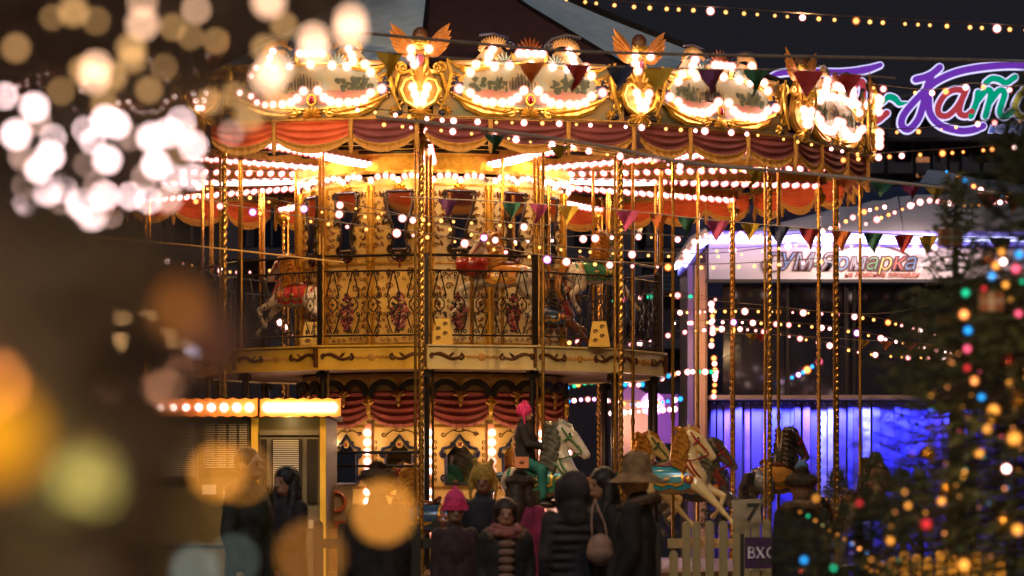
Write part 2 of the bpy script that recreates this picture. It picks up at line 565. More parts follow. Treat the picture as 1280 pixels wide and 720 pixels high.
for s_ in (-1, 1):
    b.spiral(s_ * .20, 1.90, .05, 1.2, PI / 2, -.028, .018, -s_, n=12)
    b.spiral(s_ * .19, 1.62, .045, 1.2, -PI / 2, -.028, .016, s_, n=12)
    b.spiral(s_ * .09, 2.03, .03, 1.1, 0, -.028, .014, s_, n=10)
lo_frame = b.mesh('mirror_frame', navy)
b = MB()
b.sph((0, -.02, 2.02), (.045, .015, .045), 12, 8)
b.mat(1)
for a in range(4): b.leaf(0, 2.02, .034, .03, a * PI / 2 + PI / 4, -.03, .014)
lo_flower = b.mesh('red_flower', [cream, mat('crimson_paint', (.3, .02, .02))])
def swag_mesh(w, z0, h0, sag, mats, folds=6, nu=22, nv=26, fr=.22, depth=.028):
    """gathered cloth between two points, its fringe the last rows; first material cloth, second fringe"""
    b = MB(); vs = []; 
    for j in range(nv + 1):
        v = j / nv
        for i in range(nu + 1):
            u = i / nu
            c = 1 - (2 * u - 1) ** 2
            hh = h0 + sag * c ** .8
            z = z0 - v * hh
            y = -(.02 + depth * (sin(v * folds * 2 * PI * (1 - fr * .5)) * .5 + .5) * (.35 + .65 * c) + .04 * c * v + .012 * sin(u * 50) * (1 if v > 1 - fr else .25))
            vs.append(((u - .5) * w, y, z))
    n = nu + 1
    b.v = vs
    for j in range(nv):
        for i in range(nu):
            b.f.append((j * n + i, (j + 1) * n + i, (j + 1) * n + i + 1, j * n + i + 1)); b.mi.append(1 if (j + .5) / nv > 1 - fr else 0)
    me = b.mesh('swag', mats, True)
    return me
dark_rose = mat('wine_velvet', (.30, .05, .055), .7, 0, (.17, .03, .035), 6, .3)
lo_swag = swag_mesh(WB - .02, 2.66, .30, .14, [dark_rose, mat('wine_fringe', (.35, .10, .07), .7, 0, (.22, .05, .04), 40, .5)], 5, fr=.15, depth=.032)
b = MB()                # twin arches of the pelmet with a gilded mask
for s_ in (-1, 1):
    b.ribbon([(s_ * (.18 + .17 * cos(q)), 2.60 + .17 * sin(q)) for q in [PI * i / 10 for i in range(11)]], .075, -.04, .04, False)
lo_pelmet = b.mesh('pelmet', mat('bottle_paint', (.012, .02, .022), .4, 0, (.02, .012, .012), 6))
b = MB(); b.sph((0, -.08, 2.58), (.035, .02, .05), 8, 6)
for s_ in (-1, 1):
    for q in (.2, .75, 1.3): b.leaf(0, 2.60, .10, .045, PI / 2 - s_ * q, -.07, .03)
b.leaf(0, 2.55, .09, .05, -PI / 2, -.07, .03)
lo_mask = b.mesh('gilded_mask', gold_d)
b = MB(); b.box((0, -.02, 1.93), (.085, .05, .68)); b.box((0, -.02, 1.20), (.085, .05, .60))
lamp_strip = b.mesh('lamp_strip', mat('rosy_strip', (.55, .25, .14), .4, .3))
strip_me = MB()
for z in [2.16 - i * .115 for i in range(5)] + [1.45 - i * .115 for i in range(5)]:
    strip_me.mat(0).sph((0, -.07, z), (.034, .03, .036), 10, 6); strip_me.mat(1).sph((0, -.07, z), .060, 12, 8)
strip_me = strip_me.mesh('strip_bulbs', [bulb_w, halo_w])
b = MB(); b.sph((0, -.03, 2.50), (.035, .03, .12), 8, 6)
for q in range(5): b.leaf(0, 2.50, .09, .04, PI / 2 + (q - 2) * .6, -.04, .03)
b.leaf(0, 2.48, .12, .05, -PI / 2, -.04, .03)
lo_bracket = b.mesh('gilded_bracket', gold)
for k in range(NS):
    a = (k + .5) * SA
    p = place('lower_drum_panel', lo_panel, apo(RB), a)
    for nm, me in (('painted_scroll', lo_scroll), ('mirror', lo_mirror), ('mirror_frame', lo_frame), ('red_flower', lo_flower), ('swag', lo_swag), ('pelmet', lo_pelmet), ('gilded_mask', lo_mask)):
        put(nm, me, p)
    q = place('lamp_strip', lamp_strip, RB + .01, k * SA)
    if k in (0, 1, 2, 12, 13):
        for z in [2.16 - i * .115 for i in range(5)] + [1.45 - i * .115 for i in range(5)]: put('bulb', rimb, q, (0, -.07, z))
    else:
        stuff(put('strip_bulbs', strip_me, q))
    place('gilded_bracket', lo_bracket, RB + .02, k * SA)

# upper deck ----------------------------------------------------------
b = MB(); b.lathe([(RB, ZD1), (RD - .02, ZD1)], n=NS); b.build('deck_floor', mat('worn_boards', (.2, .12, .06)), car, smooth=False)
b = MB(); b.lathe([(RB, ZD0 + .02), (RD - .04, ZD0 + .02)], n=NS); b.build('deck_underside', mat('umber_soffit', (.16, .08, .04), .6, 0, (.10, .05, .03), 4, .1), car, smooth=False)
WD = wid(RD)
b = MB(); b.box((0, .02, (ZD0 + ZD1) / 2), (WD - .012, .04, ZD1 - ZD0)); b.box((0, 0, ZD1 - .012), (WD - .012, .07, .02)); b.box((0, 0, ZD0 + .012), (WD - .012, .06, .022))
fas = b.mesh('deck_fascia', [cream_p])
b = MB(); b.box((0, .02, (ZD0 + ZD1) / 2), (WD - .012, .04, ZD1 - ZD0)); b.box((0, 0, ZD1 - .012), (WD - .012, .07, .02)); b.box((0, 0, ZD0 + .012), (WD - .012, .06, .022))
fas_lit = b.mesh('deck_fascia', [cream_w])  # fascia copy for the left, warm light put into its yellow
b = MB()
zc = (ZD0 + ZD1) / 2
for s_ in (-1, 1):
    b.tube([(s_ * (WD / 2 - .05 - .35 * t), -.012, zc + .03 * sin(t * 2 * PI) + .01) for t in [i / 12 for i in range(13)]], [.010 + .012 * sin(PI * i / 12) for i in range(13)], 5)
    b.spiral(s_ * (WD / 2 - .40), zc + .0, .04, 1.1, PI / 2, -.012, .016, s_, n=10)
    b.spiral(s_ * (WD / 2 - .07), zc + .02, .035, 1.1, -PI / 2, -.012, .014, s_, n=10)
    b.leaf(s_ * (WD / 2 - .26), zc, .09, .03, PI / 2 + s_ * .9, -.005, .016)
fsc = b.mesh('carved_scroll', brown)
b = MB()
for s_ in (-1, 1):
    for i in range(6):
        b.spiral(s_ * (.04 + i * .035), zc, .02, 1, PI / 2 * (i % 2 * 2 - 1), -.004, .008, s_ * (1 if i % 2 else -1), n=7, k=4)
b.sph((0, -.004, zc), (.05, .01, .045), 8, 5)
fst = b.mesh('stencil_ornament', ochre)
b = MB(); b.box((0, -.02, zc), (.03, .05, ZD1 - ZD0 - .06)); fcap = b.mesh('fascia_joint', brown)
# railing section
ZR0, ZR1, ZR2 = 3.27, 4.02, 4.20
b = MB()
b.tube([(-WD / 2 + .03, 0, ZR2), (WD / 2 - .03, 0, ZR2)], .017, 6)
rail = b.mesh('railing', dark)
rail2 = MB().tube([(-WD / 2 + .03, 0, 0), (WD / 2 - .03, 0, 0)], .0115, 5).mesh('cross_rail', dark)
b = MB()
r_ = .0085
b.tube([(-.035, 0, ZR1), (0, 0, ZR1 - .02), (.035, 0, ZR1)], r_, 4)
for s_ in (-1, 1):
    b.tube([(s_ * .012, 0, ZR1 - .02), (s_ * .075, 0, 3.74)], r_, 4)
    b.spiral(s_ * .05, ZR1 - .035, .026, 1.1, -PI / 2, 0, r_, s_, n=10, k=4)
    b.spiral(s_ * .055, 3.72, .028, 1.2, PI / 2, 0, r_, -s_, n=10, k=4)
    b.tube([(s_ * .005, 0, 3.72), (s_ * .055, 0, 3.66), (s_ * .055, 0, 3.60), (s_ * .005, 0, 3.54)], r_, 4)
    b.spiral(s_ * .055, 3.52, .028, 1.2, -PI / 2, 0, r_, s_, n=10, k=4)
    b.tube([(s_ * .08, 0, 3.50), (s_ * .055, 0, 3.40), (s_ * .012, 0, ZR0 + .02)], r_, 4)
    b.spiral(s_ * .05, ZR0 + .045, .026, 1.1, PI / 2, 0, r_, -s_, n=10, k=4)
b.sph((0, 0, 3.63), (.016, .012, .02), 6, 4)
motif = b.mesh('iron_scrollwork', dark)
b = MB(); b.box((0, 0, (ZD1 + 4.22) / 2), (.05, .05, 4.22 - ZD1)); b.mat(1); b.tube([(.05, -.01, ZD1), (.05, -.01, 5.45)], .018, 8); b.tube([(0, 0, 4.22), (0, 0, 5.45)], .022, 8)
dpost = b.mesh('deck_post', [dark, brass])
b = MB(); b.tube([(0, 0, Z0), (0, 0, ZD0)], .035, 8); b.box((0, 0, ZD0 - .05), (.11, .11, .08)); b.box((0, 0, Z0 + .05), (.12, .12, .1)); b.mat(1); b.tube([(.07, 0, Z0), (.07, 0, ZD0)], .016, 6)
lpost = b.mesh('deck_support', [dark, brass_d])
for k in range(NS):
    a = (k + .5) * SA
    p = place('deck_fascia', fas_lit if k in (11, 12, 13, 10) else fas, apo(RD), a)
    put('carved_scroll', fsc, p); put('stencil_ornament', fst, p)
    put('fascia_joint', fcap, p, (WD / 2 - .02, 0, 0))
    q = place('railing', rail, apo(RD) - .05, a)
    put('cross_rail', rail2, q, (0, 0, ZR0)); put('cross_rail', rail2, q, (0, 0, ZR1))
    for i in range(5): put('iron_scrollwork', motif, q, ((i - 2) * .245, 0, 0))
    place('deck_post', dpost, RD - .05, k * SA)
    place('deck_support', lpost, RD - .12, k * SA)

# outer columns: barley twist with a smooth tube beside it ------------
def twist_mesh(name, z0, z1, r, m, pitch=.085, n=10):
    b = MB(); L = int((z1 - z0) / (pitch / 7)); vs = []; fs = []
    for i in range(L + 1):
        z = z0 + (z1 - z0) * i / L
        ph = 2 * PI * (z - z0) / pitch
        for j in range(n):
            q = 2 * PI * j / n
            rr = r * (1 + .16 * cos(q * 2 - ph))
            vs.append((rr * cos(q), rr * sin(q), z))
    for i in range(L):
        for j in range(n):
            fs.append((i * n + j, i * n + (j + 1) % n, (i + 1) * n + (j + 1) % n, (i + 1) * n + j))
    b.add(vs, fs)
    for z in (z0 + .06, z1 - .06, (z0 + z1) / 2): b.tube([(0, 0, z - .03), (0, 0, z + .03)], r * 1.7, 10)
    return b.mesh(name, m)
tw = twist_mesh('twisted_column', Z0, 5.55, .027, brass)
b = MB(); b.tube([(0, 0, Z0), (0, 0, 5.55)], .016, 8); b.tube([(0, 0, 5.35), (0, 0, 5.5)], .03, 8); stp = b.mesh('smooth_tube', brass)
b = MB(); b.sph((0, 0, 5.30), (.075, .06, .07), 8, 6)
for q in range(6): b.leaf(0, 5.28, .13, .05, -PI / 2 + (q - 2.5) * .5, -.04, .04)
capm = b.mesh('gilded_capital', gold)
for k in range(NS):
    q = place('twisted_column', tw, RC, k * SA)
    put('smooth_tube', stp, q, (-.065, .02, 0)); put('gilded_capital', capm, q)

# sweeps with their rows of bulbs -------------------------------------
b = MB(); L = RR - .25 - RB
b.box((0, -(RB + L / 2), 5.47), (.07, L, .10)); b.mat(1); b.box((0, -(RB + L / 2), 5.415), (.16, L, .012))
sweep = b.mesh('sweep', [gold_d, mat('plum_strip', (.10, .03, .035), .6)])
b = MB(); nb = 25
for s_ in (-1, 1):
    for i in range(nb):
        y = -(RB + .12 + (L - .25) * i / (nb - 1))
        b.mat(0).sph((s_ * .055, y, 5.385), .027, 8, 5); b.mat(1).sph((s_ * .055, y, 5.385), .048, 10, 6)
swb = b.mesh('sweep_bulbs', [lamp_mat('sweep_bulb_rose', (1, .62, .56), 4.5), halo_mat('sweep_halo', (1, .18, .16), 1.5, 2.0)])
b = MB()
for s_ in (-1, 1):
    b.sph((s_ * .0, -2.3, 5.36), (.035, .62, .03), 8, 10)
tube_me = b.mesh('lit_tube', [bulb_w])
for k in range(NS):
    o = put('sweep', sweep, car, (0, 0, 0), k * SA)
    stuff(put('sweep_bulbs', swb, o))
    if k in (1, 13, 4, 10): put('lit_tube', tube_me, o)
    for i, r in enumerate((2.3, 4.1)):
        lamp('sweep_light', P(r, 0, 5.33), 19 if i else 9, (1, .55, .19), .03, o)

# roof ----------------------------------------------------------------
ZE, ZA = 6.08, 8.33
b0 = MB()
def roof_panel(m):
    b = MB(); n = 8; vs = []
    for i in range(n + 1):
        t = i / n
        r = (RR - .05) * (1 - t) + .05 * t
        z = ZE + (ZA - ZE) * t - .10 * sin(PI * t)
        h = r * sin(SA / 2)
        for j in range(5):
            u = j / 4 * 2 - 1
            vs.append((h * u, -r * cos(SA / 2), z + .03 * (abs(u) ** 2) * sin(PI * t) - .02 * (1 - t) * (1 - u * u)))
    fs = [(i * 5 + j, i * 5 + j + 1, (i + 1) * 5 + j + 1, (i + 1) * 5 + j) for i in range(n) for j in range(4)]
    b.add(vs, fs)
    return b.mesh('roof_panel', m)
rp0, rp1 = roof_panel(maroon), roof_panel(bluecan)
b = MB(); b.tube([P(RR - .05, 0, ZE + .0), P(2.7, 0, (ZE + ZA) / 2 - .06), P(.1, 0, ZA)], .025, 5)
rseam = b.mesh('roof_seam', dark)
for k in range(NS):
    place('roof_panel', rp0 if k % 2 == 0 else rp1, 0, (k + .5) * SA)
    place('roof_seam', rseam, 0, k * SA)
b = MB(); b.lathe([(.02, ZA + .5), (.12, ZA + .4), (.05, ZA + .25), (.2, ZA + .1), (.25, ZA - .1)], n=12); b.build('roof_finial', gold, car)
b = MB(); b.lathe([(RR - .12, 5.58), (RR - .12, ZE)], n=NS); b.build('rim_backing', maroon, car, smooth=False)

# rounding boards ------------------------------------------------------
WR = wid(RR)
fx = lambda x: (x - 676) * .0089
fz = lambda y: EYE + (620 - y) * .00868
b = MB(); o_ = [(fx(x), fz(y)) for x, y in ((556, 147), (556, 92), (575, 76), (600, 84), (618, 62), (640, 58), (650, 70), (676, 52), (702, 70), (712, 58), (734, 62), (752, 84), (777, 76), (796, 92), (796, 147))]
b.prism(o_, 0, .03); b.mat(1)
b.box((0, -.03, fz(148)), (WR - .02, .07, .03))
board = b.mesh('rounding_board', [mat('antique_gold_board', (.40, .20, .04), .4, .3, (.10, .13, .10), 3.5, .2), gold_d])
def scene(seed):
    q = random.Random(seed); b = MB()
    ell = [(fx(676) + .80 * cos(i * PI / 16) * (1 if abs(cos(i * PI / 16)) > .2 else 1), fz(107) + .25 * sin(i * PI / 16)) for i in range(32)]
    b.prism(ell, -.032, .012)
    b.mat(1); b.prism([(-.70, fz(112)), (-.72, fz(122)), (-.5, fz(130)), (.5, fz(130)), (.72, fz(122)), (.70, fz(112))], -.0445, .004)
    x = q.uniform(-.15, .05)
    for (w, h) in ((.42, .12), (.22, .17), (.10, .22)):      # colonnaded building
        b.mat(2); b.box((x, -.050, fz(113) + h / 2), (w, .012, h)); b.mat(3)
        for i in range(int(w / .035)):
            b.box((x - w / 2 + .02 + i * .035, -.057, fz(113) + h / 2), (.014, .006, h * .75))
    b.mat(4)
    for i in range(70):
        xx = q.choice([-1, 1]) * q.uniform(.25, .66); 
        b.sph((xx, -.05, fz(113) + q.uniform(.0, .13)), (q.uniform(.015, .04), .010, q.uniform(.015, .035)), 6, 4)
    for i in range(4):
        xx = q.uniform(.2, .6) * q.choice([-1, 1]); b.leaf(xx, fz(113), q.uniform(.15, .22), .045, PI / 2, -.055, .012)
    return b.mesh('scenic_panel', [mat('painted_sky', (.17, .22, .18), .5, 0, (.26, .22, .11), 3), mat('painted_meadow', (.20, .12, .06), .5, 0, (.26, .09, .07), 6), mat('painted_stone', (.30, .24, .12), .5, 0, (.22, .17, .09), 14), mat('painted_shadow', (.05, .04, .025), .5), mat('painted_trees', (.018, .032, .015), .6, 0, (.04, .05, .015), 20)])
scenes = [scene(i) for i in (3, 8, 15)]
scene_w = scene(22)
scene_w.materials[0] = mat('warm_lit_sky', (.55, .30, .08), .5, 0, (.62, .40, .14), 3); scene_w.materials[1] = mat('warm_lit_meadow', (.60, .28, .05), .5, 0, (.5, .2, .04), 6)  # left boards: warm light put into sky and meadow colours
b = MB()
for s_ in (-1, 1):
    X = lambda x: s_ * (x - 676) * .0089
    # gold leafage under the picture
    b.tube([(X(690), -.05, fz(139)), (X(712), -.06, fz(143)), (X(735), -.06, fz(142)), (X(755), -.06, fz(134)), (X(766), -.05, fz(122))], [.02, .035, .045, .04, .02], 6)
    for i in range(12):
        t = i / 11; b.leaf(X(700 + 62 * t), fz(137 - 10 * t * t), .13, .05, (PI / 2 if 0 else 0) + (s_ > 0) * 0 + PI / 2 - s_ * (1.9 - t * 1.0), -.07, .03)
    b.spiral(X(700), fz(140), .06, 1.3, PI / 2, -.06, .02, s_, n=14)
    b.spiral(X(786), fz(86), .075, 1.3, -PI / 2, -.05, .028, s_, n=14, tail=[(X(779), fz(120)), (X(783), fz(104))])
    b.spiral(X(786), fz(128), .06, 1.2, PI / 2, -.05, .02, -s_, n=14)
    b.tube([(X(778), -.05, fz(76)), (X(766), -.05, fz(84)), (X(750), -.05, fz(86)), (X(740), -.05, fz(80))], [.012, .02, .02, .012], 5)
    b.tube([(X(676) + s_ * .80 * cos(q), -.05, fz(107) + .25 * sin(q)) for q in [PI / 2 - PI * i / 14 for i in range(15)]], [.016 + .02 * (i % 3 == 0) for i in range(15)], 6)
    for i in range(9):
        q = 1.35 - i * .2; b.leaf(X(676) + s_ * .80 * cos(q), fz(107) + .25 * sin(q), .13, .06, PI / 2 - s_ * (PI / 2 - q) * 1.0, -.045, .035)
    for i in range(5): b.leaf(X(676), fz(144), .12, .045, PI / 2 - s_ * (i * .4), -.08, .03)
b.tube([(fx(676) + .045 * cos(q) , -.085, fz(124) + .058 * sin(q)) for q in [i * PI / 8 for i in range(16)]], .014, 5, closed=True)
gild = b.mesh('gilded_carving', gold)
b = MB(); b.sph((0, -.08, fz(124)), (.036, .03, .05), 12, 8); jewel = b.mesh('ruby_jewel', redj)
def shell(cx, cz, rr, a0, a1, n, m0, m1, name, sx=1.):
    b = MB()
    for i in range(n):
        q = a0 + (a1 - a0) * i / (n - 1)
        b.mat(0); b.leaf(cx, cz, rr * (1 + .15 * sin(i * PI / (n - 1))), rr * 2.2 / n, q, -.06, .03)
    return b
b = shell(0, fz(66), .17, .35, PI - .35, 9, 0, 0, ''); fan = b.mesh('centre_fan', mat('russet_shell', (.30, .09, .02), .4, .2, (.16, .04, .01), 10))
b = MB()
for s_ in (-1, 1):
    X = lambda x: s_ * (x - 676) * .0089
    for i in range(17):          # ribbed crescent wing
        q = PI / 2 - s_ * (.95 - 2.2 * i / 16) * -1
        b.leaf(X(719) + .15 * cos(q), fz(68) + .11 * sin(q), .105 * (.45 + .55 * sin(PI * (i + 1) / 18)), .036, q, -.05, .03)
    for i in range(12):
        t = i / 11
        b.leaf(X(733 + 36 * t), fz(82 - 2 * t), .12 * (1 - t * .6), .05, PI / 2 - s_ * 1.1, -.05, .03)
ivw = b.mesh('ivory_wing', ivory)
b = MB()
for s_ in (-1, 1):
    b2 = shell(s_ * (708 - 676) * .0089, fz(80), .12, .15, PI - .15, 8, 0, 0, '')
    b.add(b2.v, b2.f)
tsh = b.mesh('half_shell', mat('duck_egg_paint', (.32, .42, .38), .4, 0, (.42, .45, .32), 8))
b = MB()
for s_ in (-1, 1):
    X = lambda x: s_ * (x - 676) * .0089
    b.sph((X(767), -.05, fz(110)), (.075, .03, .125), 10, 8)
    b.spiral(X(700), fz(56), .05, 1.2, PI, -.06, .022, s_, n=12, tail=[(X(740), fz(44)), (X(722), fz(41)), (X(704), fz(46))])
    b.sph((X(782), -.04, fz(142)), (.07, .03, .04), 8, 6)
bsh = b.mesh('navy_shell', navy)
b = MB()
for s_ in (-1, 1):
    for i in range(12):
        q = PI * 2 * i / 12
        b.sph((s_ * (767 - 676) * .0089 + .075 * cos(q), -.07, fz(110) + .125 * sin(q)), .013, 6, 4)
bds = b.mesh('pearl_beading', ivory)
bp = [(586, 113), (600, 118), (608, 126), (618, 129), (628, 129), (640, 129), (651, 127), (659, 122), (667, 113)]
tp = [(628, 62), (624, 70), (622, 78), (630, 84), (649, 82), (662, 66), (671, 66), (607, 82), (600, 92)]
allb = []
for x, y in bp + tp:
    for s_ in (-1, 1): allb.append((s_ * (x - 676) * .0089, fz(y)))
allb.append((0, fz(80)))
b = MB()
for x, z in allb: b.mat(0).sph((x, -.12, z), .034, 7, 5); b.mat(1).sph((x, -.12, z), .061, 9, 6)
rim_all = b.mesh('board_bulbs', [bulb_w, halo_w])
ws = [(-.80, .72), (0, .86), (.80, .72)]
swags = {}
for w in (.72, .86):
    swags[w, 0] = swag_mesh(w, 5.49, .20, .17, [dim_cloth, fringe], 5, fr=.26)
    swags[w, 1] = swag_mesh(w, 5.49, .20, .17, [lit_cloth, fringe], 5, fr=.26)
b = MB(); b.tube([(0, -.05, 5.49), (0, -.06, 5.30), (0, -.05, 5.20)], [.03, .022, .03], 7); b.tube([(0, -.05, 5.21), (0, -.05, 5.12)], [.03, .012], 7); tass = b.mesh('tassel', fringe)
FRONT = {0, 1, 2, 13, 12, 11}
for k in range(NS):
    a = (k + .5) * SA
    p = place('rounding_board', board, apo(RR), a)
    put('scenic_panel', scene_w if k in (11, 12) else scenes[k % 3], p)
    for nm, me in (('gilded_carving', gild), ('ruby_jewel', jewel), ('centre_fan', fan), ('ivory_wing', ivw), ('half_shell', tsh), ('navy_shell', bsh), ('pearl_beading', bds)):
        put(nm, me, p)
    if k in FRONT:
        for x, z in allb: put('bulb', rimb, p, (x, -.12, z))
    else:
        stuff(put('board_bulbs', rim_all, p))
    if k in FRONT or k in (3, 4, 10):
        for x in (-.55, .55):
            lamp('board_light', (x, -.42, fz(112)), 2.8, (1, .54, .18), .034, p)
            lamp('crest_light', (x * .8, -.42, fz(70)), .9, (1, .54, .18), .034, p)
    red = k in (11, 12, 13, 10, 9) 
    q = place('valance_rail', MB().box((0, -.02, 5.50), (WR, .05, .02)).mesh('valance_rail', dark), apo(RR), a)
    for x, w in ws: put('swag', swags[w, 1 if (k in (10, 11, 12, 4, 5, 6, 7, 8, 9)) or (k == 13 and x < .5) else 0], q, (x, -.01, 0))
    for x in (-.435, .435, 1.175): put('tassel', tass, q, (x, 0, 0))

# winged crests over each corner ---------------------------------------
b = MB(); cx = lambda x: (x - 541) * .00865
for s_ in (-1, 1):
    X = lambda x: s_ * (x - 541) * .00865
    for i in range(6):           # feathers
        b.leaf(X(548), fz(70), .42 - .045 * i, .11, PI / 2 - s_ * (.92 + (i - 0) * .16) + s_ * .25, -.06, .03)
wings = b.mesh('wing', mat('orange_gilding', (.70, .30, .07), .4, .3, (.55, .2, .05), 9, .1))
b = MB(); b.sph((0, -.06, fz(48)), (.085, .08, .095), 12, 9); b.mat(1); b.sph((0, -.08, fz(58)), (.10, .06, .07), 10, 7)
for q in range(5): b.leaf(0, fz(66), .16, .06, PI / 2 + (q - 2) * .35, -.1, .03)
bust = b.mesh('carved_bust', [mat('umber_carving', (.06, .025, .015), .4, 0, (.12, .05, .02), 10), gold])
b = MB()
b.prism([(cx(x), fz(y)) for x, y in ((524, 100), (519, 118), (526, 134), (541, 144), (556, 134), (563, 118), (558, 100), (552, 86), (552, 66), (530, 66), (530, 86))], -.01, .05)
b.mat(1)
for s_ in (-1, 1):
    X = lambda x: s_ * (x - 541) * .00865
    b.tube([(X(545), -.09, fz(139)), (X(560), -.09, fz(130)), (X(566), -.09, fz(116)), (X(561), -.09, fz(103)), (X(551), -.09, fz(101)), (X(545), -.09, fz(108))], [.02, .026, .028, .026, .02, .014], 6)
    b.spiral(X(562), fz(88), .055, 1.3, -PI / 2, -.08, .024, s_, n=12, tail=[(X(549), fz(98)), (X(554), fz(92))])
    b.tube([(X(545), -.08, fz(98)), (X(549), -.08, fz(84)), (X(547), -.08, fz(68))], [.016, .024, .012], 6)
    b.tube([(X(575), -.05, fz(76)), (X(580), -.05, fz(95)), (X(574), -.05, fz(120)), (X(566), -.05, fz(140))], [.014, .022, .022, .012], 6)
    for i in range(4): b.leaf(0, fz(140), .13, .05, -PI / 2 + s_ * (.2 + i * .42), -.08, .03)
    b.spiral(X(552), fz(150), .045, 1.2, PI / 2, -.06, .016, -s_, n=12)
shield = b.mesh('carved_shield', [gold_d, gold])
b = MB(); b.sph((0, -.10, fz(78)), (.045, .03, .065), 10, 8); cj = b.mesh('rose_jewel', mat('rose_glass', (.45, .10, .16), .15, coat=1))
cb = [(530, 66), (552, 66), (530, 76), (534, 85), (532, 113), (535, 122), (538, 131), (550, 113), (547, 122), (544, 131)]
b = MB()
for x, y in cb: b.mat(0).sph((cx(x), -.15, fz(y)), .034, 8, 5); b.mat(1).sph((cx(x), -.15, fz(y)), .061, 10, 6)
crb = b.mesh('crest_bulbs', [bulb_w, halo_w])
roses = MB()
for s_ in (-1, 1):
    for (x, z, r) in ((.92, fz(140), .05), (.98, fz(86), .045), (.34, fz(141), .035), (1.02, fz(112), .04)):
        for i in range(7): roses.leaf(s_ * x, z, r * 1.3, r, i * PI * 2 / 7, -.045, .03)
        roses.sph((s_ * x, -.075, z), r * .35, 7, 5)
roses = roses.mesh('gilded_rosettes', gold)
for k in range(NS): stuff(place('gilded_rosettes', roses, apo(RR), (k + .5) * SA))
for k in range(NS):
    p = place('winged_crest', shield, RR + .03, k * SA)
    put('wing', wings, p); put('carved_bust', bust, p); put('rose_jewel', cj, p)
    stuff(put('crest_bulbs', crb, p))
    if k in (0, 1, 2, 3, 13, 12):
        lamp('crest_lamp', (0, -.32, fz(106)), 1.8, (1, .57, .22), .034, p)
# lamps of the lower drum strips, and of the arch rail
for k in range(NS):
    lamp('strip_light', P(RB + .34, k * SA, 2.05), 6.5 if k in (0, 1, 2, 12, 13, 11) else 2.5, (1, .56, .21), .034, car)
for k in (0, 1, 2, 11, 12, 13):
    lamp('arch_light', P(RB + .30, (k + .5) * SA, 5.14), 4.5, (1, .55, .16), .03, car)

for o in S.objects:
    if o.name.split('.')[0] in ('painted_scroll', 'painted_bouquet', 'stencil_ornament', 'carved_scroll', 'gilded_carving', 'ivory_wing', 'half_shell', 'navy_shell', 'pearl_beading', 'centre_fan', 'mirror_frame', 'mirror_crest', 'iron_scrollwork', 'pelmet', 'gilded_mask', 'red_flower', 'gilded_bracket', 'ceiling_hoop', 'wing', 'gilded_capital'):
        o['kind'] = 'stuff'
# ------------------------------------------------------------------ carousel horses
hr = random.Random(5)
def HN(p):      # long arched neck and large head
    x, y, z = p
    k = max(0, min(1, (z - .88) / .12))
    return (x + (x - .17) * .16 * k, y * (1 + .12 * k), z + max(0, z - .92) * .22)
def HL(p):      # short jumping legs
    x, y, z = p
    return (x, y, .72 - (.72 - z) * .80) if z < .72 else p
def horse_body():
    P_ = []
    P_.append(('e', (-.26, 0, .78), (.20, .155, .165)))
    P_.append(('e', (0, 0, .765), (.28, .145, .15)))
    P_.append(('e', (.24, 0, .80), (.17, .14, .17)))
    P_.append(('c', [((.22, 0, .88), .14), ((.17, 0, 1.02), .108), ((.155, 0, 1.13), .088), ((.20, 0, 1.235), .074)]))
    P_.append(('c', [((.20, 0, 1.24), .072), ((.29, 0, 1.195), .062), ((.37, 0, 1.11), .044), ((.43, 0, 1.03), .036)]))
    P_.append(('c', [((.24, 0, 1.17), .062), ((.33, 0, 1.085), .038), ((.41, 0, 1.01), .022)]))
    for s_ in (-1, 1):
        P_.append(('c', [((.19, s_ * .035, 1.28), .022), ((.185, s_ * .05, 1.345), .010)]))
        P_.append(('c', [((.31, s_ * .045, 1.19), .018), ((.33, s_ * .04, 1.185), .012)]))
    # front legs: one reaching out, one folded
    P_.append(('c', [((.28, -.08, .74), .085), ((.42, -.09, .58), .058), ((.53, -.09, .44), .040), ((.60, -.09, .34), .032), ((.655, -.09, .27), .024), ((.69, -.09, .22), .032), ((.73, -.09, .16), .040)]))
    P_.append(('c', [((.28, .08, .74), .085), ((.46, .09, .64), .055), ((.58, .09, .58), .040), ((.55, .09, .44), .028), ((.50, .09, .34), .024), ((.46, .09, .28), .038)]))
    # hind legs with stifle, hock, shank
    for s_, dx in ((-1, 0), (1, -.1)):
        P_.append(('c', [((-.30, s_ * .09, .74), .115), ((-.26 + dx, s_ * .10, .56), .080), ((-.42 + dx, s_ * .10, .42), .045), ((-.40 + dx, s_ * .10, .30), .030), ((-.34 + dx, s_ * .10, .18), .026), ((-.30 + dx, s_ * .10, .11), .040)]))
    out_ = []
    for q in P_:
        if q[0] == 'c': out_.append(('c', [(HN(HL(p)), r_ * (1.1 if p[2] > 1 else 1)) for p, r_ in q[1]]))
        else: out_.append(q)
    return out_
def horse_tail(b):
    for i in range(9):
        y = hr.uniform(-.035, .035); d = hr.uniform(-.04, .04)
        b.tube([(-.42, y * .3, .86), (-.52 + d, y, .84), (-.60 + d, y * 1.5, .70), (-.62 + d, y * 1.8, .52), (-.56 + d * 2, y * 2, .36)], [.03, .034, .032, .024, .006], 6)
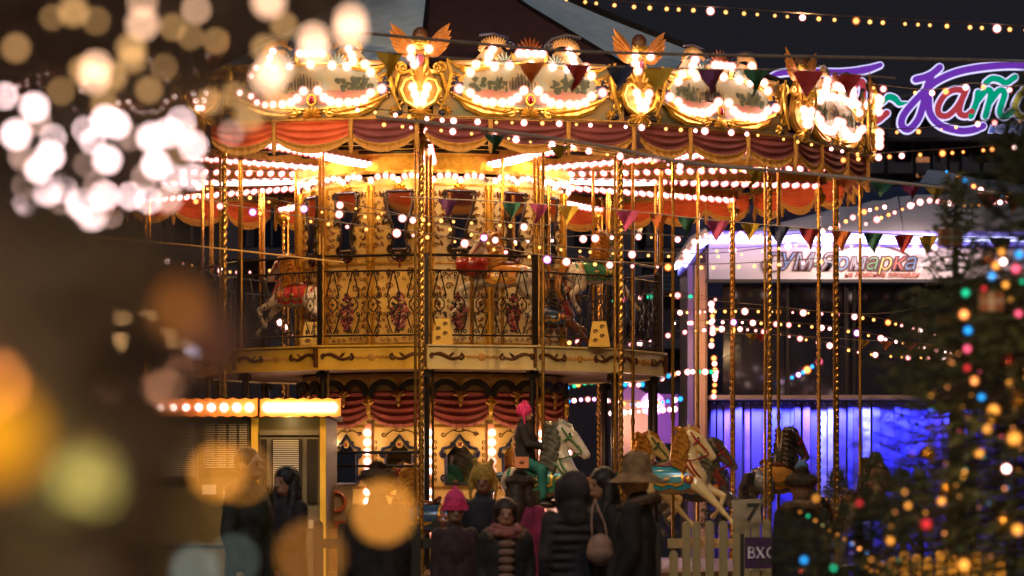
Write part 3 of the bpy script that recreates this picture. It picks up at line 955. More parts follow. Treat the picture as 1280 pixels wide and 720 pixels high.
def horse_mane(b):
    q = random.Random(3)
    for s_ in (-1, 1):
        for i in range(8):
            t = i / 7
            x = .075 + .03 * sin(t * 2) + q.uniform(-.01, .01); z = .94 + .33 * t; k = q.uniform(.8, 1.2)
            yy = s_ * (.130 - .048 * t)
            b.tube([(x - .035, yy * .45, z + .03), (x - .03, yy * .9, z + .02), (x + .03 * k, yy * 1.04, z), (x + .075 * k, yy * 1.02, z - .045), (x + .06 * k, yy * 1.06, z - .095 * k), (x + .01, yy * 1.04, z - .10 * k), (x + .015, yy * 1.04, z - .06)], [.03, .03, .026, .024, .020, .014, .005], 6)
    b.tube([(.20, 0, 1.31), (.27, 0, 1.28), (.32, -.02, 1.21)], [.03, .028, .006], 6)
    b.tube([(.19, 0, 1.31), (.10, 0, 1.25), (.065, 0, 1.12), (.055, 0, 1.0), (.04, 0, .90)], [.03, .058, .062, .07, .06], 8)
def blanket(b):
    def shell(x0, x1, a0, a1, k, ex, zc=.775, zig=0):
        n, m = 10, 14; vs = []
        for i in range(n + 1):
            x = x0 + (x1 - x0) * i / n
            q_ = 1 - .25 * (x / .45) ** 2
            for j in range(m + 1):
                a = a0 + (a1 - a0) * j / m
                if zig and j in (0, m): a *= 1 + zig * abs(i % 4 - 2) / 2
                vs.append((x, (.150 * q_ + ex) * sin(a), zc + (.155 * q_ + .012 + ex) * cos(a)))
        b.add(vs, [(i * (m + 1) + j, (i + 1) * (m + 1) + j, (i + 1) * (m + 1) + j + 1, i * (m + 1) + j + 1) for i in range(n) for j in range(m)])
    b.mat(3); shell(-.36, .22, -2.0, 2.0, 0, .014, zig=.12)
    b.mat(1); shell(-.27, .14, -1.75, 1.75, 0, .022, zig=.10)
    b.mat(3); shell(-.245, .115, -1.64, 1.64, 0, .027)
def saddle(b):
    b.sph((-.06, 0, .955), (.16, .10, .045), 14, 8)
    b.tube([(-.20, -.09, .98), (-.23, 0, 1.02), (-.20, .09, .98)], .026, 6)
    b.tube([(.08, 0, .96), (.10, 0, 1.03)], [.03, .02], 6)
HB = {}
def horse(name, label, loc, rz, coatm, manem, bl, tr, scale=1., pole=(0.55, 5.5), group='carved horses of the carousel', polemat=None, x0=0.):
    t = thing(name, label, 'carousel horse', loc, rz, group)
    if 'b' not in HB: HB['b'] = solid(horse_body(), 'horse_body', [], .0125, 2)
    me = HB['b'].copy(); me.materials.clear(); me.materials.append(coatm)
    put('body', me, t, scale=scale)
    b = MB(); horse_mane(b); b.v = [HN(v) for v in b.v]; put('mane', b.mesh('mane', manem), t, scale=scale)
    b = MB(); horse_tail(b); put('tail', b.mesh('tail', manem), t, scale=scale)
    b = MB(); blanket(b); cl = put('saddle_blanket', b.mesh('saddle_blanket', [tr, gold, ivory, bl]), t, scale=scale)
    b = MB(); saddle(b); put('saddle', b.mesh('saddle', mat('saddle_leather', (.16, .04, .02), .3, 0, (.09, .02, .01), 9, coat=.5)), t, scale=scale)
    b = MB()
    for s_ in (-1, 1):
        b.sph((.20, s_ * .158, .80), (.055, .012, .055), 12, 6)
        b.sph((-.31, s_ * .145, .80), (.045, .012, .045), 12, 6)
        b.mat(1); b.sph((.20, s_ * .168, .80), (.032, .010, .032), 10, 6); b.sph((-.31, s_ * .155, .80), (.026, .010, .026), 10, 6)
        b.mat(2); b.sph((-.05, s_ * .186, .80), (.04, .012, .022), 10, 6); b.mat(0)
    stuff(put('rosette', b.mesh('rosette', [tr, gold, ivory]), t, scale=scale))
    b = MB()
    for s_ in (-1, 1):
        b.tube([(.21, s_ * .077, 1.27), (.26, s_ * .074, 1.20), (.33, s_ * .056, 1.13), (.39, s_ * .042, 1.06)], .009, 5)
        b.tube([(.23, s_ * .072, 1.15), (.30, s_ * .066, 1.20)], .009, 5)
        b.tube([(.38, s_ * .04, 1.05), (.24, s_ * .13, 1.0), (.04, s_ * .06, 1.0)], .008, 5)
        b.mat(1); b.sph((.285, s_ * .060, 1.21), (.014, .010, .012), 8, 6); b.mat(0)
    b.tube([(.36, -.046, 1.10), (.39, 0, 1.14), (.36, .046, 1.10)], .009, 5)
    for z_, r_ in ((.0, .155), (.05, .15)):
        b.tube([(.22 + .16 * cos(q) * .6 + z_, r_ * sin(q), .90 - .12 * cos(q)) for q in [i * PI / 8 for i in range(16)]], .011, 5, closed=True)
    b.v = [HN(v) for v in b.v]
    stuff(put('bridle', b.mesh('bridle', [tr, mat('glass_eye', (.01, .008, .006), .08)]), t, scale=scale))
    b = MB(); b.tube([(0, 0, -loc[2] + pole[0]), (0, 0, -loc[2] + pole[1])], .020, 8)
    b.tube([(0, 0, 1.50), (0, 0, 1.57)], .026, 8)
    put('pole', b.mesh('pole', polemat or brass), t, (x0, 0, 0))
    return t
cream_h = mat('cream_horse_enamel', (.82, .68, .36), .20, 0, (.72, .54, .25), 4, .03, coat=.8)
white_h = mat('white_horse_enamel', (.66, .60, .50), .2, 0, (.55, .50, .40), 4, .03, coat=.8)
grey_h = mat('dapple_horse_enamel', (.10, .10, .10), .22, .1, (.22, .21, .2), 9, .03, coat=.8)
bay_h = mat('bay_horse_enamel', (.16, .06, .025), .22, 0, (.09, .03, .015), 4, .03, coat=.8)
mane_g = mat('gold_mane', (.62, .30, .05), .28, .4, (.30, .12, .02), 18, .2)
mane_s = mat('silver_mane', (.32, .34, .28), .25, .6, (.12, .13, .10), 18, .2)
mane_k = mat('black_mane', (.02, .016, .014), .25, .2, (.08, .06, .05), 18, .2)
bl_teal = mat('teal_blanket', (.01, .20, .34), .22, 0, (.02, .30, .42), 6, coat=.6)
bl_green = mat('green_blanket', (.02, .16, .07), .25, 0, (.05, .26, .14), 10, coat=.6)
bl_red = mat('scarlet_blanket', (.36, .02, .03), .25, 0, (.5, .06, .04), 10, coat=.6)
bl_or = mat('amber_blanket', (.60, .22, .03), .25, 0, (.7, .33, .06), 10, coat=.6)
bl_blue = mat('sapphire_blanket', (.02, .06, .25), .2, .2, (.02, .10, .14), 20, coat=.8)
tr_red = mat('crimson_trim', (.30, .02, .03), .3, 0, (.42, .05, .04), 20, coat=.4)
tr_grn = mat('emerald_trim', (.03, .20, .08), .2, .3, (.15, .3, .12), 30, coat=.8)

def hz(x, y_top, Y):      # base height so that the ears (1.34 m up) show at row y_top
    return px(x, y_top, Y)
def horse_at(name, label, x, ytop, Y, rz, *a, **k):
    sc = k.get('scale', 1.)
    p = px(x, ytop, Y); p.z -= 1.43 * sc
    off = .25 * sc          # x is where the head is; the origin sits behind it
    p.x -= off * cos(rz); p.y -= off * sin(rz)
    return horse(name, label, (p.x, p.y, p.z), rz, *a, **k)
horse_at('carousel_horse', 'cream carousel horse with gold mane and teal blanket, nearest the picket fence', 868, 531, 37.0, R(-10), cream_h, mane_g, bl_teal, tr_red, pole=(.55, 5.4))
horse_at('carousel_horse', 'cream carousel horse with gold mane and green bridle behind the teal blanketed one', 817, 538, 38.4, R(4), cream_h, mane_g, bl_green, tr_grn, pole=(.55, 5.4))
horse_at('carousel_horse', 'white carousel horse with silver mane carrying the rider in the pink hat', 708, 524, 35.9, R(-14), white_h, mane_s, bl_green, tr_grn, scale=1.08, polemat=brass)
horse_at('carousel_horse', 'dark dappled carousel horse half hidden behind the cream pair', 897, 546, 39.6, R(8), grey_h, mane_s, bl_blue, tr_red)
horse_at('carousel_horse', 'dark carousel horse with amber blanket turned from us beside the entrance sign', 992, 532, 37.8, R(40), grey_h, mane_k, bl_or, tr_red)
horse_at('carousel_horse', 'bay carousel horse with shining sequinned blanket left of the lower drum', 498, 577, 35.9, R(166), bay_h, mane_g, bl_blue, tr_red)
horse_at('carousel_horse', 'bay carousel horse at the far right edge of the platform by the blue curtain', 1098, 570, 39.5, R(20), bay_h, mane_k, bl_or, tr_red, pole=(.55, 5.4))
# upper deck
horse_at('carousel_horse', 'white horse rearing on the upper deck behind the black railing on the left', 352, 316, 39.3, R(150), white_h, mane_g, bl_red, tr_red, scale=.85, pole=(ZD1, 5.4))
horse_at('carousel_horse', 'white horse with amber blanket on the upper deck before the drum mirrors', 606, 288, 37.9, R(172), white_h, mane_g, bl_or, tr_red, scale=.85, pole=(ZD1, 5.4))
horse_at('carousel_horse', 'white horse with green blanket on the upper deck to the right of the drum', 760, 287, 39.4, R(30), white_h, mane_g, bl_green, tr_grn, scale=.85, pole=(ZD1, 5.4))
horse_at('carousel_horse', 'bay horse with sapphire blanket on the upper deck beside the drum', 706, 345, 39.2, R(12), bay_h, mane_k, bl_blue, tr_red, scale=.8, pole=(ZD1, 5.4))
# painted supports of the upper deck figures
b = MB(); b.add([(-.13, -.10, 0), (.13, -.10, 0), (.13, .10, 0), (-.13, .10, 0), (-.08, -.06, .30), (.08, -.06, .30), (.08, .06, .30), (-.08, .06, .30)], [(0, 1, 5, 4), (1, 2, 6, 5), (2, 3, 7, 6), (3, 0, 4, 7), (4, 5, 6, 7)])
b.mat(1)
for i in range(4): b.spiral(-.05 + (i % 2) * .08, .07 + i * .055, .028, 1.1, 0, -.10 + i * .008, .009, 1, n=9)
ped = b.mesh('pedestal', [cream_w, brown])
for (x, Y, lab) in ((749, 37.8, 'painted wedge pedestal under the white horse with the green blanket'), (553, 37.2, 'painted wedge pedestal standing before the middle of the upper drum'), (390, 37.9, 'painted wedge pedestal by the left deck post behind the railing')):
    p = px(x, 432, Y); o = put('pedestal', ped, None, (p.x, p.y, ZD1)); tag(o, lab, 'pedestal')

# red hot-air tub riding on the upper deck
tb = thing('spinning_tub', 'red and gold spinning tub on the upper deck in front of the drum', 'ride tub', (px(590, 400, 37.7).x, 37.7, ZD1))
b = MB(); b.lathe([(.03, .82), (.13, .84), (.19, .90), (.205, .98), (.18, 1.05), (.155, 1.05), (.165, .97)], n=20); b.build('tub_shell', mat('scarlet_enamel', (.42, .03, .02), .18, 0, (.3, .02, .015), 5, coat=.9), tb)
b = MB(); b.tube([(.18 * cos(q), .18 * sin(q), 1.05) for q in [i * PI / 12 for i in range(24)]], .012, 5, closed=True)
b.build('tub_rim', gold, tb)
b = MB(); b.tube([(0, 0, 0), (0, 0, .83)], .025, 8); b.build('pole', brass, tb)

# ------------------------------------------------------------------ people
skin = mat('skin', (.48, .26, .17), .5, 0, (.42, .21, .13), 10)
def cloth(name, c, c2=None, rough=.85, sc=12): return mat(name, tuple(v * 1.5 + .004 for v in c), rough, 0, c2 or tuple(v * .75 for v in c), sc * .8, .9)
def fur_mesh(paths, r, L, mats, n=500, seed=1):
    q = random.Random(seed); b = MB()
    for pth in paths:
        b.tube(pth, r, 7)
        pth = [Vector(p) for p in pth]
        for i in range(n):
            t = q.uniform(0, len(pth) - 1.001); k = int(t); c = pth[k].lerp(pth[k + 1], t - k)
            d = Vector((q.gauss(0, 1), q.gauss(0, 1), q.gauss(0, 1))).normalized()
            s1 = d.orthogonal().normalized() * .004
            e = c + d * (r + L * q.uniform(.5, 1)) + Vector((0, 0, -.3 * L))
            b.add([c + d * r * .7 - s1, c + d * r * .7 + s1, e], [(0, 1, 2)])
    return b.mesh('fur', mats)
def person(label, loc, rz, h, coatc, trous=(.02, .02, .03), length=.62, puffy=False, pose='down', hat=None, hair=(.02, .013, .01), longhair=False, scarf=None, fur=None, wide=1., group=None, seat=False, skirt=None, lean=0., glove=None, front=None):
    t = thing('person', label, 'person', loc, rz, group)
    s = h / 1.70
    V = lambda x, y, z: (x * s * wide if z > .8 else x * s, y * s, z * s)
    r = lambda v: v * s
    c = lambda L: ('c', [(V(*p), r(q)) for p, q in L])
    B = []; TR = []; CO = []
    # joints
    if seat:
        hips = .90
        legs = [[((e * .09, 0, .92), .09), ((e * .22, -.30, .80), .07), ((e * .24, -.32, .44), .05), ((e * .24, -.25, .38), .045)] for e in (-1, 1)]
    else:
        legs = [[((e * .09, 0, .90), .09), ((e * .10, -.012, .48), .065), ((e * .10, .02, .10), .048)] for e in (-1, 1)]
    if pose == 'down': arms = [[(e * .168, 0, 1.39), (e * .205, .02, 1.12), (e * .198, -.06, .86)] for e in (-1, 1)]
    elif pose == 'pockets': arms = [[(e * .168, 0, 1.39), (e * .215, .05, 1.13), (e * .17, -.10, .95)] for e in (-1, 1)]
    elif pose == 'fwd': arms = [[(e * .168, 0, 1.39), (e * .20, -.06, 1.15), (e * .10, -.26, 1.06)] for e in (-1, 1)]
    elif pose == 'phone': arms = [[(e * .168, 0, 1.39), (e * .20, -.04, 1.14), (e * .07, -.26, 1.12 + .0 * e)] for e in (-1, 1)]
    elif pose == 'reins': arms = [[(e * .175, 0, 1.39), (e * .22, -.10, 1.16), (e * .06, -.36, 1.12)] for e in (-1, 1)]
    B.append(('e', V(0, .0, 1.595), (r(.077), r(.096), r(.112))))
    B.append(('e', V(0, -.03, 1.535), (r(.056), r(.062), r(.052))))
    B.append(c([((0, .012, 1.38), .062), ((0, .008, 1.52), .052)]))
    B.append(c([((0, -.092, 1.605), .009), ((0, -.113, 1.568), .015)]))
    B.append(c([((-.022, -.088, 1.528), .010), ((.022, -.088, 1.528), .010)]))
    B.append(c([((-.04, -.086, 1.628), .010), ((.04, -.086, 1.628), .010)]))
    for e in (-1, 1): B.append(('e', V(e * .078, .005, 1.585), (r(.012), r(.02), r(.03))))
    B.append(('e', V(0, 0, 1.25), (r(.15), r(.10), r(.22)))); B.append(('e', V(0, 0, .98), (r(.14), r(.10), r(.13))))
    for L in legs: B.append(c([(p, q * .85) for p, q in L])); TR.append(c([(p, q * 1.12) for p, q in L]))
    for A, e in zip(arms, (-1, 1)):
        B.append(c([(A[0], .045), (A[1], .036), (A[2], .026)]))
        d = (Vector(A[2]) - Vector(A[1])).normalized(); o = Vector(A[2])
        side = d.cross(Vector((0, 0, 1)) if abs(d.z) < .8 else Vector((0, 1, 0))).normalized()
        nrm = side.cross(d)
        palm = o + d * .055
        B.append(c([(tuple(o + d * .02), .026), (tuple(palm + side * .014), .024)])); B.append(c([(tuple(o + d * .02), .024), (tuple(palm - side * .014), .024)]))
        for f, (off, ln) in enumerate(((-.032, .055), (-.011, .068), (.011, .072), (.032, .062))):
            q0 = palm + side * off + d * .012
            q1 = q0 + d * ln * .55 + nrm * .008 * (f + 1); q2 = q1 + d * ln * .3 + nrm * .030
            B.append(c([(tuple(q0), .0105), (tuple(q1), .0095), (tuple(q2), .008)]))
        th = o + d * .02 + side * -e * .028
        B.append(c([(tuple(th), .012), (tuple(th + d * .03 - side * e * .022), .011), (tuple(th + d * .055 - side * e * .024 + nrm * .01), .009)]))
    put('body', solid(B, 'body', [skin if not glove else skin], .0105 * s + .001, 2), t)
    b = MB()
    for e in (-1, 1): b.sph(V(e * .030 / wide, -.084, 1.598), (r(.013), r(.008), r(.009)), 8, 6)
    b.build('eyes', mat('dark_eyes', (.02, .012, .01), .2), t)
    tm = cloth('trousers_%02d%02d%02d' % tuple(int(v * 99) for v in trous), trous)
    put('trousers', solid(TR, 'trousers', [tm], .018, 2), t)
    b = MB()
    for L in legs:
        p = L[-1][0]; x, y, z = V(*p)
        b.sph((x, y - r(.07), max(r(.05), z - r(.06))), (r(.052), r(.135), r(.052)), 12, 8); b.tube([(x, y, max(.05, z - r(.05))), (x, y, z + r(.12))], r(.062), 10)
    stuff(b.build('boots', mat('boot_leather', (.02, .015, .012), .4, 0, (.04, .03, .02), 9), t))
    # coat
    zb = 1.38 - length
    if puffy:
        nb_ = int(length / .065)
        for i in range(nb_ + 1):
            z = zb + (1.38 - zb) * i / nb_
            w = .20 + (.045 if z < .95 else 0) + .02 * (z > 1.2) - .035 * (z > 1.34)
            CO.append(('e', V(0, 0, z), (r(w) * wide * .9, r(w * .74), r(.052))))
        CO.append(c([((-.03, 0, zb + .05), .165), ((-.03, 0, 1.3), .14)]))
    else:
        CO.append(('e', V(0, 0, 1.24), (r(.185) * wide, r(.145), r(.23)))); CO.append(('e', V(0, .0, 1.39), (r(.155) * wide, r(.10), r(.075))))
        CO.append(c([((-.06, 0, 1.15), .125), ((-.075, 0, zb + .05), .145)])); CO.append(c([((.06, 0, 1.15), .125), ((.075, 0, zb + .05), .145)]))
    for A in arms:
        a0, a1, a2 = [Vector(v) for v in A]
        if puffy:
            for seg, n_ in (((a0, a1), 5), ((a1, a2), 5)):
                for i in range(n_ + 1):
                    p = seg[0].lerp(seg[1], i / n_); CO.append(c([(tuple(p),   .067 - .010 * (seg[0] is a1) * i / n_)]))
        CO.append(c([(tuple(a0), .070), (tuple(a1), .060), (tuple(a1.lerp(a2, .93)), .050)]))
    CO.append(c([((0, .02, 1.40), .085), ((0, .02, 1.47), .078)]))
    cm = cloth('coat_%02d%02d%02d' % tuple(int(v * 99) for v in coatc), coatc, rough=.45 if puffy else .8)
    put('coat', solid(CO, 'coat', [cm], .0125, 2 if puffy else 4), t)
    if front:       # lighter jacket front between open coat fronts
        b = MB(); n_ = 9
        for i in range(n_): b.sph(V(0, -.118, .80 + i * .068), (r(.075), r(.055), r(.042)), 12, 8)
        put('jacket_front', b.mesh('jacket_front', cloth('quilted_front', front)), t)
    if scarf:
        b = MB()
        for i, (zz_, rr_) in enumerate(((1.43, .105), (1.475, .095), (1.45, .115))):
            b.tube([(r(rr_) * cos(q), r(rr_ * .95) * sin(q) - r(.01), r(zz_ + .015 * sin(q * 2 + i))) for q in [k * PI / 9 for k in range(18)]], r(.036), 8, closed=True)
        b.build('scarf', cloth('scarf_knit', scarf, sc=30), t)
    if fur:
        pths = [[V((.155) * sin(q), .02 - .12 * cos(q) * (-1), 1.44 + .04 * cos(q)) for q in [(-2.5 + 5.0 * i / 12) for i in range(13)]]]
        put('fur_collar', fur_mesh(pths, r(.036), r(.045), [cloth('fur_%02d' % int(fur[0] * 99), fur, sc=40)], 700), t)
    hc = cloth('hair_%02d' % int(hair[0] * 999), hair, rough=.5, sc=40)
    if hat in (None, 'hood', 'furhood') or longhair:
        H = [('e', V(0, .022, 1.625), (r(.092), r(.100), r(.105)))]
        if longhair:
            for e in (-1, 1): H.append(c([((e * .075, .02, 1.62), .045), ((e * .095, .0, 1.48), .050), ((e * .10, -.05, 1.33), .045), ((e * .09, -.09, 1.22), .02)]))
            H.append(c([((0, .07, 1.60), .07), ((0, .09, 1.42), .085), ((0, .12, 1.28), .06)]))
        put('hair', solid(H, 'hair', [hc], .012, 2), t)
    if hat == 'beanie':
        hm = cloth('knit_%02d%02d' % (int(skirt[0] * 99), int(skirt[2] * 99)), skirt, sc=50)
        b = MB()
        prof = [(.101, -.01), (.106, .01), (.104, .05), (.094, .10), (.072, .145), (.042, .175), (.008, .188)]
        b.lathe([(r(a * 1.03), r(z)) for a, z in prof], V(0, .008, 1.625), 22)
        for i in range(20):
            q = i * PI / 10
            b.tube([(r(.110) * sin(q), r(.008) - r(.110) * cos(q), r(1.612)), (r(.112) * sin(q), r(.008) - r(.112) * cos(q), r(1.655))], r(.016), 5)
        b.tube([V(0, .008, 1.80), V(0, .008, 1.835)], [r(.028), r(.012)], 8)
        b.build('hat', hm, t)
    if hat == 'earhat':
        hm = cloth('knit_%02d%02d' % (int(skirt[0] * 99), int(skirt[2] * 99)), skirt, sc=50)
        H = [('e', V(0, .012, 1.64), (r(.112), r(.115), r(.115)))]
        for e in (-1, 1): H.append(('e', V(e * .07, 0, 1.76), (r(.032), r(.02), r(.035)))); H.append(c([((e * .098, -.0, 1.60), .030), ((e * .105, -.02, 1.50), .018), ((e * .10, -.03, 1.42), .012)]))
        put('hat', solid(H, 'hat', [hm], .012, 2), t)
    if hat == 'brim':
        hm = cloth('felt_hat', skirt, sc=20)
        b = MB(); b.lathe([(r(a), r(z)) for a, z in ((.001, .150), (.05, .148), (.082, .128), (.100, .07), (.106, .0), (.125, -.012), (.185, -.055), (.188, -.062), (.12, -.022), (.10, -.012))], V(0, .008, 1.648), 26)
        b.build('hat', hm, t)
        b = MB(); b.lathe([(r(.186), r(-.058)), (r(.190), r(-.062)), (r(.186), r(-.068))], V(0, .008, 1.648), 26); b.build('hat_edging', cloth('hat_edge', tuple(min(1, v * 1.9) for v in skirt)), t)
    if hat in ('hood', 'furhood'):
        H = [('e', V(0, .045, 1.61), (r(.125), r(.115), r(.145))), c([((0, .06, 1.48), .10), ((0, .05, 1.40), .11)])]
        for e in (-1, 1): H.append(c([((e * .09, -.02, 1.66), .04), ((e * .10, -.03, 1.55), .04), ((e * .07, -.05, 1.45), .04)]))
        put('hood', solid(H, 'hood', [cm], .013, 3), t)
    if hat == 'furhood':
        pths = [[V(.118 * sin(q), -.055, 1.60 + .135 * cos(q)) for q in [(-2.7 + 5.4 * i / 14) for i in range(15)]]]
        put('fur_trim', fur_mesh(pths, r(.022), r(.045), [cloth('fur_trim', (.16, .10, .06), sc=40)], 800, 3), t)
    if hat == 'furcap':
        put('hat', fur_mesh([[V(.085 * sin(q), .0 - .09 * cos(q), 1.66) for q in [i * PI / 5 for i in range(11)]], [V(0, -.03, 1.71), V(0, .04, 1.71)]], r(.052), r(.03), [cloth('fur_cap', skirt, sc=40)], 900, 5), t)
    if hat == 'bob':
        H = [('e', V(0, .02, 1.63), (r(.105), r(.112), r(.112))), ('e', V(0, .06, 1.55), (r(.10), r(.075), r(.10)))]
        put('hair', solid(H, 'hair', [hc], .012, 2), t)
    return t
def stand(x, ytop, Y, hat=.10):
    """feet position and body height for someone whose hat top shows at row ytop"""
    p = px(x, ytop, Y)
    return (p.x, p.y, 0), p.z - hat
def pers(label, x, ytop, Y, rz, coatc, hatg=.08, **k):
    loc, h = stand(x, ytop, Y, hatg)
    return person(label, loc, rz, h, coatc, **k)
pers('child in neon pink knitted beanie and dark brown jacket facing us', 569, 607, 23.5, R(8), (.055, .030, .028), .11, hat='beanie', skirt=(.90, .06, .20), wide=.88, length=.62, pose='down', trous=(.03, .02, .03))
pers('child in mustard animal hat with ear flaps behind the pink beanie', 604, 575, 25.5, R(-6), (.03, .025, .03), .07, hat='earhat', skirt=(.62, .36, .06), length=.55)
pers('woman with dark fringe, open black coat, fur collar and thick pink scarf', 632, 622, 21.5, R(4), (.018, .016, .017), .03, hat='bob', hair=(.03, .012, .012), scarf=(.32, .12, .11), fur=(.20, .14, .09), front=(.24, .14, .10), wide=.98, length=.72, pose='pockets')
pers('figure in magenta jacket and brown fur cap seen from behind', 650, 588, 25.0, R(155), (.36, .03, .08), .05, hat='furcap', skirt=(.09, .05, .03), longhair=True, hair=(.08, .05, .03), length=.6)
pers('woman in long black quilted coat with hood seen from behind', 716, 587, 21.0, R(188), (.022, .022, .026), .05, puffy=True, hat='hood', hair=(.03, .02, .015), length=.95, wide=.98)
pers('woman with dark curly hair in profile behind the brimmed hat', 752, 584, 22.2, R(-60), (.02, .017, .02), .03, hat='bob', longhair=True, hair=(.018, .010, .008), length=.8)
pers('person in brown brimmed hat and black parka with fur hood, head turned left', 795, 566, 20.5, R(-105), (.020, .018, .018), .08, hat='brim', skirt=(.22, .14, .07), fur=(.11, .07, .045), length=.85, wide=1.0)
pers('person in black coat with brown fur hood seen from behind by the entrance sign', 1002, 583, 22.0, R(172), (.014, .012, .013), .06, hat='furcap', skirt=(.02, .016, .015), fur=(.22, .13, .06), wide=.86, length=.9)
pers('woman with long black hair looking down at a phone by the booth door', 357, 582, 24.0, R(-38), (.022, .018, .020), .03, hat='bob', longhair=True, hair=(.010, .008, .010), pose='phone', length=.75, wide=.9)
pers('tall man in dark green coat at the booth left of the phone woman', 312, 558, 23.0, R(60), (.028, .034, .028), .03, hat=None, hair=(.012, .010, .010), length=.85, wide=1.15)
pers('person in black coat and fur cap seen from behind, left of the fence pickets', 472, 578, 21.5, R(176), (.020, .018, .016), .05, hat='furcap', skirt=(.022, .015, .012), length=.95, wide=.95)
# things they carry
b = MB()
b.sph((0, 0, -.12), (.085, .05, .10), 16, 12); b.sph((0, 0, -.15), (.09, .055, .08), 16, 10)
bagm = cloth('tan_leather_bag', (.42, .24, .16), rough=.5)
p = px(750, 663, 20.85)
bg = thing('handbag', 'beige bucket handbag hanging from the shoulder of the quilted coat', 'handbag', tuple(p))
b.build('bag_body', bagm, bg)
MB().tube([(-.05, 0, -.06), (-.055, .02, .05), (-.05, .05, .14), (-.03, .08, .21)], .005, 5).build('strap', bagm, bg)
MB().tube([(.05, 0, -.06), (.03, .02, .05), (-.01, .05, .14), (-.03, .08, .21)], .005, 5).build('strap', bagm, bg)
p = px(377, 677, 23.45)
ph = thing('phone', 'lit phone in the hands of the long haired woman', 'phone', tuple(p), R(-38))
MB().box((0, 0, 0), (.075, .009, .15)).build('phone_case', mat('phone_black', (.01, .01, .01), .3), ph)
MB().box((0, .0062, 0), (.066, .003, .13)).build('phone_screen', mat('lit_screen', (.1, .1, .1), .3, emit=(.9, .8, .7), es=1.2), ph)
# riders
def rider(label, x, ytop, Y, rz, coat_, hatc, sc=.82, hat='earhat', hatg=.08, **k):
    p = px(x, ytop, Y)
    h = 1.70 * sc
    return person(label, (p.x, p.y, p.z - h - hatg), rz, h, coat_, hat=hat, skirt=hatc, seat=True, pose='reins', length=.5, **k)
rider('child in hot pink hat and black jacket riding the white horse', 656, 500, 36.0, R(76), (.018, .016, .018), (.75, .04, .18), trous=(.01, .12, .10), sc=.80, wide=1.05, hatg=.07)
rider('child in fluffy blue hat riding the dark horse by the entrance sign', 1003, 571, 36.8, R(120), (.02, .018, .02), (.05, .13, .26), sc=.72)
rider('dark haired child with orange pennant riding the bay horse', 1096, 559, 38.9, R(100), (.10, .05, .02), (.1, .05, .03), sc=.75, hat='bob')
bg2 = thing('shoulder_bag', 'small orange shoulder bag at the hip of the pink hatted rider', 'bag', tuple(px(652, 578, 35.65)), R(4))
MB().box((0, 0, 0), (.155, .05, .125)).build('bag_body', mat('coral_leather', (.75, .30, .16), .5, 0, (.7, .25, .12), 9), bg2)
MB().tube([(-.07, 0, .06), (-.10, .02, .25), (-.06, .08, .42)], .007, 5).build('strap', bagm, bg2)
MB().sph((0, -.027, 0), (.03, .006, .02), 8, 6).build('clasp', mat('dark_clasp', (.2, .06, .03), .4), bg2)
# ------------------------------------------------------------------ buildings behind
far_wall = mat('dim_stucco', (.13, .075, .075), .85, 0, (.10, .055, .055), 1.2, .1)
far_trim = mat('dim_stone_trim', (.20, .135, .125), .8, 0, (.15, .10, .095), 3)
night_glass = mat('dark_window_glass', (.012, .014, .02), .12, 0, (.02, .02, .03), 2)
YB = 84.
bld = thing('arcade_building', 'long dim arcaded stone building standing behind the carousel', 'building', (0, YB, 0))
b = MB(); b.box((0, 1.2, zy(168, YB) / 2), (72, 2, zy(168, YB))); b.build('wall', far_wall, bld, smooth=False)
z0 = zy(375, YB); z1 = zy(250, YB)
for z in (zy(318, YB), zy(212, YB), zy(172, YB), zy(430, YB)):
    MB().box((0, -.1, z), (72, .7, .28)).build('cornice', far_trim, bld, smooth=False)
def archpts(w, h, n=8, r=None):
    r = w / 2
    return [(-r, 0), (-r, h - r)] + [(-r * cos(i * PI / n), h - r + r * sin(i * PI / n)) for i in range(1, n)] + [(r, h - r), (r, 0)]
def arch_window(kind='dark'):
    pts = archpts(1.15, 1.75)
    fr = MB(); fr.tube([(x, -.08, z) for x, z in pts], .11, 4)
    pn = MB(); pn.prism(pts, -.0, .05)
    mu = MB()
    mu.box((0, -.08, .85), (.05, .05, 1.7)); mu.box((0, -.08, .9), (1.1, .05, .05)); mu.tube([(-.3, -.08, 1.15), (-.2, -.08, 1.4), (0, -.08, 1.48), (.2, -.08, 1.4), (.3, -.08, 1.15)], .03, 4)
    return fr.mesh('window_frame', far_trim), pn.mesh('window_pane', night_glass, False), mu.mesh('glazing_bar', far_trim)
wf, wp, wm = arch_window()
blind = MB()
for i in range(7): blind.box((0, -.05, i * .12), (1.5, .05, .09))
blind = blind.mesh('shutter', mat('grey_shutter', (.16, .15, .15), .7, 0, (.12, .11, .11), 4), False)
pilm = MB().box((0, -.15, 0), (.5, .3, 4.4)).box((0, -.2, 2.0), (.7, .4, .3)).mesh('pilaster', far_trim, False)
for i in range(-13, 14):
    x = i * 2.1
    for zz_ in (zy(308, YB), zy(205, YB)):
        p = put('window_frame', wf, bld, (x, 0, zz_)); put('window_pane', wp, p); stuff(put('glazing_bar', wm, p))
    put('pilaster', pilm, bld, (x + 1.05, 0, zy(300, YB)))
    if i % 2 == 0: stuff(put('shutter', blind, bld, (x, -.1, zy(362, YB))))
